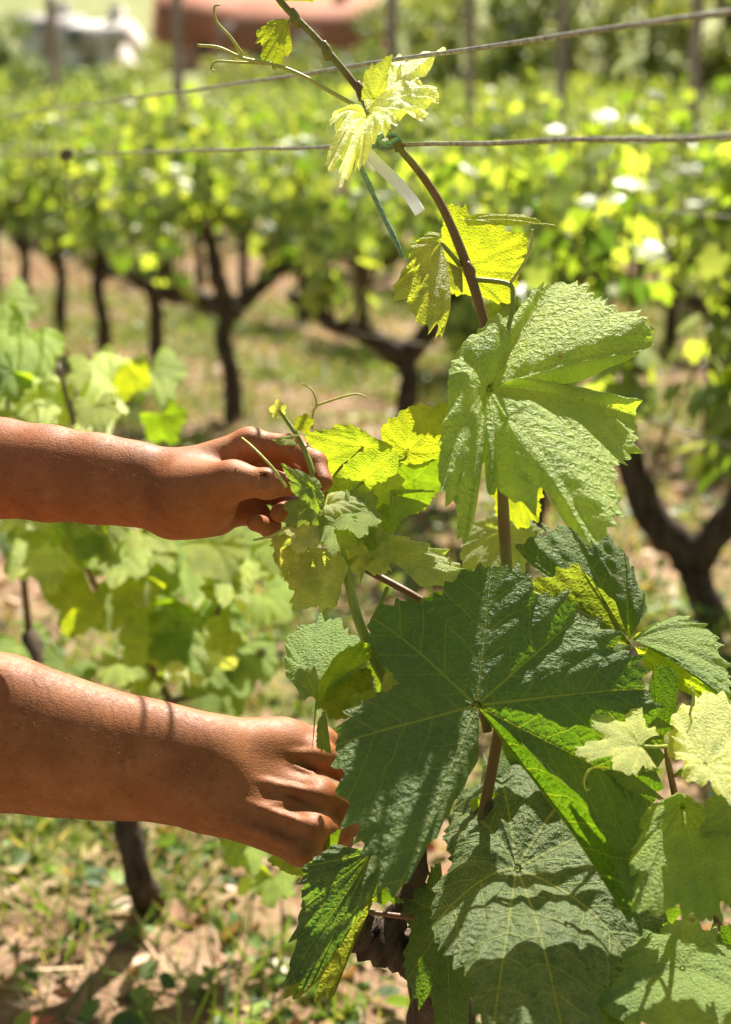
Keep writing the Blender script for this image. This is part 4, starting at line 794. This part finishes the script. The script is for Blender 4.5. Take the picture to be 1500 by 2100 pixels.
# ------------------------------------------------------------------ the person: one blended surface from tapered limbs
class Field:
    def __init__(s, gx, gy, gz):
        s.g = [np.asarray(a, np.float32) for a in (gx, gy, gz)]; s.f = np.full([len(a) for a in s.g], 0.5, np.float32)
    def _box(s, lo, hi):
        sl = []
        for a, l, h in zip(s.g, lo, hi):
            i, j = np.searchsorted(a, l), np.searchsorted(a, h); sl.append(slice(max(i - 1, 0), min(j + 1, len(a))))
        return tuple(sl)
    def _put(s, sl, d, k, sub=False):
        f = s.f[sl]
        if sub: d, f_ = -d, f; h = np.maximum(k - np.abs(f_ - d), 0) / k; s.f[sl] = np.maximum(f_, d) + h * h * k * .25; return
        if k <= 0: s.f[sl] = np.minimum(f, d); return
        h = np.maximum(k - np.abs(f - d), 0) / k; s.f[sl] = np.minimum(f, d) - h * h * k * .25
    def cone(s, a, b, r1, r2, k=.01, sub=False, flat=None):
        """tapered capsule a-b; flat = (axis, factor) thins it along that axis"""
        a, b = np.asarray(a, float), np.asarray(b, float); m = max(r1, r2) * 1.3 + k + .02
        sl = s._box(np.minimum(a, b) - m, np.maximum(a, b) + m)
        X, Y, Z = np.meshgrid(s.g[0][sl[0]], s.g[1][sl[1]], s.g[2][sl[2]], indexing='ij', sparse=True)
        ba = b - a; l2 = max(ba @ ba, 1e-9)
        h = np.clip(((X - a[0]) * ba[0] + (Y - a[1]) * ba[1] + (Z - a[2]) * ba[2]) / l2, 0, 1)
        dx, dy, dz = X - a[0] - h * ba[0], Y - a[1] - h * ba[1], Z - a[2] - h * ba[2]
        if flat is not None:
            ax, fa = np.asarray(flat[0], float), flat[1]; ax = ax / np.linalg.norm(ax)
            q = dx * ax[0] + dy * ax[1] + dz * ax[2]; e = q * (1 / fa - 1)
            dx, dy, dz = dx + e * ax[0], dy + e * ax[1], dz + e * ax[2]
        d = np.sqrt(dx * dx + dy * dy + dz * dz) - (r1 + (r2 - r1) * h)
        if flat is not None: d = d * min(1, fa * 1.15)
        s._put(sl, d.astype(np.float32), k, sub)
    def chain(s, pts, rad, k=.01, **kw):
        for i in range(len(pts) - 1): s.cone(pts[i], pts[i + 1], rad[i], rad[i + 1], k, **kw)
    def ball(s, c, r, k=.01, sub=False, scale=(1, 1, 1)):
        c = np.asarray(c, float); scale = np.asarray(scale, float); m = r * scale + k + .02; sl = s._box(c - m, c + m)
        X, Y, Z = np.meshgrid(s.g[0][sl[0]], s.g[1][sl[1]], s.g[2][sl[2]], indexing='ij', sparse=True)
        q = np.sqrt(((X - c[0]) / scale[0]) ** 2 + ((Y - c[1]) / scale[1]) ** 2 + ((Z - c[2]) / scale[2]) ** 2)
        s._put(sl, ((q - r) * scale.min()).astype(np.float32), k, sub)
    def surface(s):
        f = s.f; ins = f < 0; nx, ny, nz = f.shape
        cnt = np.zeros((nx - 1, ny - 1, nz - 1), np.int8)
        for a in (0, 1):
            for b in (0, 1):
                for c in (0, 1): cnt += ins[a:nx - 1 + a, b:ny - 1 + b, c:nz - 1 + c]
        act = np.argwhere((cnt > 0) & (cnt < 8)); ids = np.full(cnt.shape, -1, np.int32); ids[tuple(act.T)] = np.arange(len(act))
        acc = np.zeros((len(act), 3)); num = np.zeros(len(act)); G = s.g
        cor = [(a, b, c) for a in (0, 1) for b in (0, 1) for c in (0, 1)]
        for p in cor:
            for ax in range(3):
                if p[ax]: continue
                q = list(p); q[ax] = 1
                i, j = act + p, act + q; fi, fj = f[tuple(i.T)], f[tuple(j.T)]; m = (fi < 0) != (fj < 0)
                t = np.where(m, fi / np.where(m, fi - fj, 1), 0)
                pi = np.stack([G[d][i[:, d]] for d in range(3)], -1); pj = np.stack([G[d][j[:, d]] for d in range(3)], -1)
                acc += np.where(m[:, None], pi + (pj - pi) * t[:, None], 0); num += m
        V = acc / num[:, None]; quads = []
        for ax in range(3):
            u, v = (ax + 1) % 3, (ax + 2) % 3
            lo = [slice(None)] * 3; hi = [slice(None)] * 3; lo[ax] = slice(0, -1); hi[ax] = slice(1, None)
            e = np.argwhere(ins[tuple(lo)] != ins[tuple(hi)])
            ok = (e[:, u] > 0) & (e[:, v] > 0) & (e[:, u] < f.shape[u] - 1) & (e[:, v] < f.shape[v] - 1); e = e[ok]
            def cell(du, dv):
                k = e.copy(); k[:, u] -= du; k[:, v] -= dv; return ids[tuple(k.T)]
            q = np.stack([cell(1, 1), cell(0, 1), cell(0, 0), cell(1, 0)], -1)
            st = ins[tuple(e.T)]; q = np.where(st[:, None], q, q[:, ::-1]); quads.append(q)
        return V, np.vstack(quads)

def grid(segs):
    out = []
    for a, b, st in segs: out.append(np.linspace(a, b, max(2, int(round((b - a) / st))), endpoint=False))
    return np.r_[np.concatenate(out), segs[-1][1]]

fld = Field(grid([(-1.25, -.42, .011), (-.42, -.30, .005), (-.30, .035, .0014)]),
            grid([(.70, .90, .010), (.90, 1.22, .0015), (1.22, 1.44, .010)]),
            grid([(-.02, .50, .012), (.50, .70, .0015), (.70, .735, .004), (.735, .865, .0015), (.865, 1.40, .010)]))
VIEW = np.array((0, cs, -sn)); UP = np.array((0, sn, cs))
def limb(px_pts, widths, k, flat):
    """forearm: axis pixels + half-widths in pixels"""
    pts = [P(*q) for q in px_pts]; r = [w_ / F * q[2] for w_, q in zip(widths, px_pts)]
    fld.chain(pts, r, k, flat=flat)
OFF = .05
PR = lambda x, y, D: P(x, y, D + OFF)
# ---- right arm (lower, nearer)
Rs, Re = np.array((-.56, .90, .95)), PR(-290, 1432, 1.03)
fld.cone(Rs, Re, .055, .046, .03)
limb([(-290, 1432, 1.105), (-150, 1470, 1.114), (0, 1503, 1.12), (120, 1530, 1.122), (220, 1549, 1.122), (310, 1559, 1.121), (395, 1577, 1.12), (440, 1592, 1.12)], [138, 158, 154, 137, 124, 115, 110, 104], .012, (VIEW, .74))
fld.ball(PR(385, 1625, 1.050), .013, .020)                                                      # ulna head
Wr = PR(420, 1590, 1.070); Wd = PR(440, 1630, 1.062)
mc = {'i': ((445, 1545, 1.082), (650, 1546, 1.084), .0165, .0122), 'm': ((443, 1585, 1.068), (654, 1628, 1.058), .017, .0118), 'r': ((435, 1622, 1.062), (642, 1696, 1.041), .017, .0112), 'l': ((428, 1655, 1.060), (618, 1744, 1.036), .0165, .0108)}
for a, b, r1, r2 in mc.values(): fld.cone(PR(*a), PR(*b), r1, r2, .017)
fld.cone(PR(520, 1570, 1.090), PR(600, 1650, 1.078), .020, .016, .012)                            # palm body
fld.cone(PR(470, 1525, 1.082), PR(585, 1512, 1.092), .0165, .0125, .02)                           # thumb metacarpal and first web
fld.ball(PR(560, 1545, 1.088), .018, .025)
fr = {'i': [(648, 1548, 1.084), (726, 1586, 1.106), (728, 1628, 1.132), (708, 1650, 1.140)], 'm': [(652, 1630, 1.058), (716, 1660, 1.087), (716, 1690, 1.122), (690, 1692, 1.132)],
      'r': [(640, 1695, 1.041), (696, 1702, 1.078), (698, 1722, 1.110), (672, 1722, 1.122)], 'l': [(618, 1742, 1.036), (655, 1752, 1.068), (668, 1758, 1.105), (640, 1752, 1.118)],
      't': [(585, 1512, 1.092), (660, 1520, 1.100), (722, 1552, 1.108)]}
def fingers(fr, rads):
    g = Field(*[a[sl] for a, sl in zip(fld.g, HB)])
    for kf, pts in fr.items():
        w_ = [P(q[0], q[1], q[2] + OFF) for q in pts]; r = rads[kf]; sub = Field(*g.g)
        sub.chain(w_, r, .004)
        for q, rr in zip(w_[1:-1], r[1:-1]): sub.ball(q, rr * 1.06, .004)
        d = sub.f; h = np.maximum(0.0012 - np.abs(g.f - d), 0) / .0012; g.f = np.minimum(g.f, d) - h * h * .0012 * .25
    f = fld.f[HB]; k = .0085; h = np.maximum(k - np.abs(f - g.f), 0) / k; fld.f[HB] = np.minimum(f, g.f) - h * h * k * .25
HB = fld._box(PR(560, 1700, 1.0) - (.06, .05, .07), PR(760, 1500, 1.15) + (.05, .07, .06))
fingers(fr, {'i': [.0125, .0108, .0098, .0085], 'm': [.0128, .0112, .010, .0086], 'r': [.0122, .0105, .0096, .0083], 'l': [.0115, .0095, .0085, .0075], 't': [.0125, .0112, .0095]})
for q in ((650, 1552, 1.074), (652, 1633, 1.0475), (641, 1698, 1.031), (620, 1745, 1.027)): fld.ball(PR(*q), .0082, .007)         # knuckles
dv = lambda q, o_: PR(q[0], q[1], q[2] - o_)
for a, b, r1, r2 in mc.values():                                                                    # extensor tendons
    m_ = [(a[0] + (b[0] - a[0]) * t, a[1] + (b[1] - a[1]) * t, a[2] + (b[2] - a[2]) * t) for t in (.25, .5, .75, .97)]
    fld.chain([dv(q, r1 + (r2 - r1) * .5 + .0004) for q in m_], [.0022, .0026, .0028, .0028], .0042)
def dorsal(u, w_, o_):
    """point just above the back of the right hand: u from wrist to knuckles, w_ from index to little"""
    ks = ['i', 'm', 'r', 'l']; x = w_ * 3; i_ = min(2, int(x)); t = x - i_; q = []
    for kk in (ks[i_], ks[i_ + 1]):
        a, b, r1, r2 = mc[kk]; q.append(np.array([a[0] + (b[0] - a[0]) * u, a[1] + (b[1] - a[1]) * u, a[2] + (b[2] - a[2]) * u - (r1 + (r2 - r1) * u) * .93 - o_]))
    return PR(*(q[0] * (1 - t) + q[1] * t))
for pts in ([(.2, .12), (.45, .2), (.7, .1), (.95, .17)], [(.3, .5), (.55, .62), (.75, .48), (.95, .5)], [(.35, .85), (.6, .7), (.85, .82)], [(.45, .2), (.6, .4), (.75, .48)]):
    fld.chain([dorsal(u, w_, 0) for u, w_ in pts], [.0017] * len(pts), .0035)
OFF = -.03
# ---- left arm (upper, further)
Ls, Le = np.array((-.64, 1.25, 1.02)), P(-300, 925, 1.125)
fld.cone(Ls, Le, .052, .043, .03)
limb([(-300, 925, 1.155), (-150, 945, 1.140), (0, 960, 1.128), (100, 971, 1.120), (200, 982, 1.113), (280, 993, 1.109), (345, 1004, 1.107)], [92, 102, 97, 93, 87, 81, 75], .012, (VIEW, .86))
lm = {'i': ((365, 972, 1.135), (512, 912, 1.140), .0165, .0125), 'm': ((365, 990, 1.140), (498, 940, 1.160), .017, .0125), 'r': ((362, 1012, 1.142), (478, 985, 1.168), .017, .012), 'l': ((360, 1035, 1.138), (455, 1045, 1.160), .017, .0115)}
for a, b, r1, r2 in lm.values(): fld.cone(PR(*a), PR(*b), r1, r2, .015)
fld.ball(PR(418, 1030, 1.118), .0205, .024, scale=(1.25, .9, .95))                                # thenar
fld.cone(PR(440, 1000, 1.145), PR(500, 1035, 1.155), .016, .012, .012)
fld.cone(PR(355, 1052, 1.128), PR(445, 1062, 1.142), .0165, .012, .02)                             # heel of the hand
fld.cone(PR(385, 1005, 1.112), PR(478, 985, 1.094), .019, .0140, .02)                              # thumb metacarpal
fl = {'t': [(478, 985, 1.094), (548, 992, 1.083), (606, 994, 1.084)], 'i': [(512, 912, 1.140), (602, 918, 1.128), (646, 950, 1.112), (664, 988, 1.098)],
      'm': [(498, 940, 1.160), (596, 950, 1.160), (642, 985, 1.140), (648, 1010, 1.118)], 'r': [(478, 990, 1.165), (574, 1014, 1.168), (602, 1044, 1.148), (574, 1052, 1.122)],
      'l': [(455, 1045, 1.158), (530, 1056, 1.160), (554, 1080, 1.142), (524, 1072, 1.122)]}
HB = fld._box(PR(440, 1110, 1.07) - (.03, .05, .05), PR(690, 870, 1.17) + (.03, .06, .05))
fingers(fl, {'i': [.0116, .0096, .0084, .0072], 'm': [.0116, .0098, .0086, .0074], 'r': [.0112, .0094, .0085, .0075], 'l': [.0102, .0085, .0076, .0068], 't': [.0136, .0104, .0082]})
fld.ball(PR(512, 905, 1.133), .0068, .009)
fld.cone(PR(390, 955, 1.118), PR(500, 975, 1.083), .0026, .0024, .006)                              # thumb tendon
for x0 in (534, 541, 547):
    fld.chain([PR(x0, 966, 1.082), PR(x0 + 3, 980, 1.0725), PR(x0 + 2, 996, 1.0725)], [.0007, .0008, .0006], .0025, sub=True)      # thumb joint creases
for x0 in (594, 602): fld.chain([PR(x0, 896, 1.122), PR(x0 + 3, 908, 1.1165), PR(x0 + 1, 924, 1.117)], [.0007, .0008, .0006], .0025, sub=True)
# ---- trunk, neck, head, legs
ch, pe = np.array((-.66, 1.07, .93)), np.array((-.93, 1.06, .34))
fld.cone(ch, pe, .115, .125, .05, flat=((1, 0, .4), .8)); fld.cone(Rs, Ls, .062, .062, .07); fld.cone(Rs + (-.05, .07, -.06), pe + (0, -.05, .1), .09, .09, .06); fld.cone(Ls + (-.05, -.07, -.06), pe + (0, .05, .1), .09, .09, .06)
nk, hd = np.array((-.60, 1.075, 1.06)), np.array((-.535, 1.075, 1.215))
fld.cone(nk, hd, .052, .052, .04); fld.ball(hd + (-.02, 0, .02), .088, .02, scale=(1.08, .88, 1.05)); fld.ball(hd + (.025, 0, -.055), .058, .035, scale=(1, .9, 1))
fld.cone(hd + (.075, 0, .01), hd + (.088, 0, -.025), .008, .014, .015)
for s in (-1, 1):
    fld.ball(hd + (.068, s * .032, .012), .013, .01, sub=True); fld.ball(hd + (.060, s * .032, .012), .012, .002); fld.cone(hd + (-.02, s * .082, .02), hd + (-.015, s * .080, -.02), .011, .008, .006)
    kn = np.array((-.58, 1.06 + s * .13, .08)); fo = np.array((-1.0, 1.06 + s * .11, .06))
    fld.cone(pe + (0, s * .09, -.02), kn, .092, .062, .03); fld.cone(kn, fo, .055, .04, .02); fld.cone(fo, fo + (-.12, 0, -.02), .038, .03, .02)
fld.chain([hd + (.068, -.022, -.062), hd + (.076, 0, -.06), hd + (.068, .022, -.062)], [.004, .006, .004], .004)

def mat_skin():
    g = N("tanned_skin"); v = g.pos()
    a, b = g.noise(28, v, 4, .6), g.noise(9, v, 3); pore = g.voro(900, v, 'F1'); wr = g.noise(190, v, 5, .7); cr = g.voro(330, v, 'DISTANCE_TO_EDGE')
    c = g.mix(g.rng(a, .35, .68), (0.26, 0.085, 0.022), (0.37, 0.132, 0.042)); c = g.mix(g.math('MULTIPLY', g.rng(b, .5, .7), .45), c, (0.35, 0.095, 0.036))
    c = g.mix(g.math('MULTIPLY', g.rng(g.noise(75, v, 3), .64, .70), .35), c, (0.16, 0.055, 0.025))
    c = g.mix(g.math('MULTIPLY', g.rng(g.noise(260, v, 2), .60, .68), .35), c, (0.15, 0.05, 0.018)); c = g.mix(g.math('MULTIPLY', g.rng(g.noise(16, v, 4, .7), .55, .75), .4), c, (0.46, 0.24, 0.13))
    h = g.math('ADD', g.math('MULTIPLY', wr, .8), g.math('MULTIPLY', g.rng(cr, 0, .18), .35)); h = g.math('ADD', h, g.math('MULTIPLY', pore, .3))
    return g.done(g.pbsdf(c, g.rng(wr, .3, .7, .5, .66), .34, g.bump(h, .42, .0005), Subsurface_Weight=.10, Subsurface_Radius=(.006, .0022, .0012), Subsurface_Scale=1.0))
M['skin'] = mat_skin()
V, Q = fld.surface()
def relax(V, Q, it, lam=.5):
    e = np.vstack([Q[:, [0, 1]], Q[:, [1, 2]], Q[:, [2, 3]], Q[:, [3, 0]]])
    deg = np.bincount(e[:, 0], minlength=len(V)) + np.bincount(e[:, 1], minlength=len(V))
    for _ in range(it):
        s_ = np.stack([np.bincount(e[:, 0], V[e[:, 1], d], len(V)) + np.bincount(e[:, 1], V[e[:, 0], d], len(V)) for d in range(3)], -1)
        V = V + lam * (s_ / np.maximum(deg, 1)[:, None] - V)
    return V
V = relax(V, Q, 2)
VS = V
person = mesh("person", V, Q, M['skin'])
tag(person, 'kneeling person with bare tanned forearms reaching in to tend the vine shoots', 'person')
del fld
# clothes, coarse but shaped on the same body
def cloth(name, build, lo, hi, st, col):
    f = Field(*[np.arange(a, b, st) for a, b in zip(lo, hi)]); build(f); v, q = f.surface()
    return mesh(name, relax(v, q, 3), q, mat_simple(name + "_cloth", col, .9, .1, .15, 60, .3, .002), person)
def shirt(f):
    f.cone(ch, pe + (0, 0, .08), .13, .14, .05, flat=((1, 0, .4), .85)); f.cone(Rs, Ls, .076, .076, .07)
    f.cone(Rs + (-.05, .07, -.06), pe + (0, -.05, .14), .105, .105, .06); f.cone(Ls + (-.05, -.07, -.06), pe + (0, .05, .14), .105, .105, .06)
    f.cone(Rs, Rs + (Re - Rs) * .5, .07, .066, .03); f.cone(Ls, Ls + (Le - Ls) * .5, .068, .064, .03)
cloth('shirt', shirt, (-1.2, .75, .3), (-.4, 1.45, 1.12), .011, (0.16, 0.19, 0.24))
def trousers(f):
    f.ball(pe, .155, .03, scale=(1, 1.05, .9))
    for s in (-1, 1):
        kn = np.array((-.58, 1.06 + s * .13, .085)); fo = np.array((-.98, 1.06 + s * .11, .068))
        f.cone(pe + (0, s * .09, -.02), kn, .108, .074, .03); f.cone(kn, fo, .068, .056, .02)
cloth('trousers', trousers, (-1.2, .75, -.02), (-.45, 1.4, .55), .011, (0.07, 0.085, 0.13))
def hair(f):
    f.ball(hd + (-.03, 0, .032), .093, .01, scale=(1.06, .92, 1.0)); f.ball(hd + (.075, 0, -.015), .07, .02, sub=True)
cloth('hair', hair, (-.75, .93, 1.1), (-.4, 1.22, 1.4), .006, (0.03, 0.02, 0.013))
def shoe(f):
    for s in (-1, 1):
        fo = np.array((-1.0, 1.06 + s * .11, .06)); f.cone(fo + (-.03, 0, 0), fo + (-.14, 0, -.018), .05, .036, .02)
cloth('shoes', shoe, (-1.25, .85, -.02), (-.9, 1.3, .14), .007, (0.06, 0.045, 0.035))

# fine hair on the forearms, nails
def arm_hair(sel, n, seed, name):
    rs = np.random.RandomState(seed); nr_ = np.zeros_like(VS); f = np.cross(VS[Q[:, 2]] - VS[Q[:, 0]], VS[Q[:, 3]] - VS[Q[:, 1]])
    for c_ in range(4): np.add.at(nr_, Q[:, c_], f)
    nr_ /= np.linalg.norm(nr_, axis=1)[:, None] + 1e-12
    ix = np.where(sel(VS))[0]; ix = rs.choice(ix, n); out = []
    for i in ix:
        a, nn = VS[i], nr_[i]; d = np.array((1, 0, 0)) * rs.uniform(.5, 1) + rs.normal(0, .25, 3) + (0, 0, -.25); d -= nn * (d @ nn) * .85; d /= np.linalg.norm(d)
        l = rs.uniform(.006, .013); out.append(tube([a - nn * .0003, a + d * l * .5 + nn * l * .22, a + d * l + nn * l * .30], (.00005, .000045, .00002), 3))
    v_, f_ = join(out); mesh(name, v_, f_, mat_simple(name + "_strand", (.16, .075, .03), .5, .4, .2), person)
arm_hair(lambda v: (v[:, 0] > -.32) & (v[:, 0] < -.115) & (v[:, 2] < .72) & (v[:, 2] > .5), 1500, 1, 'arm_hair')
arm_hair(lambda v: (v[:, 0] > -.32) & (v[:, 0] < -.15) & (v[:, 2] > .75), 1200, 2, 'arm_hair')
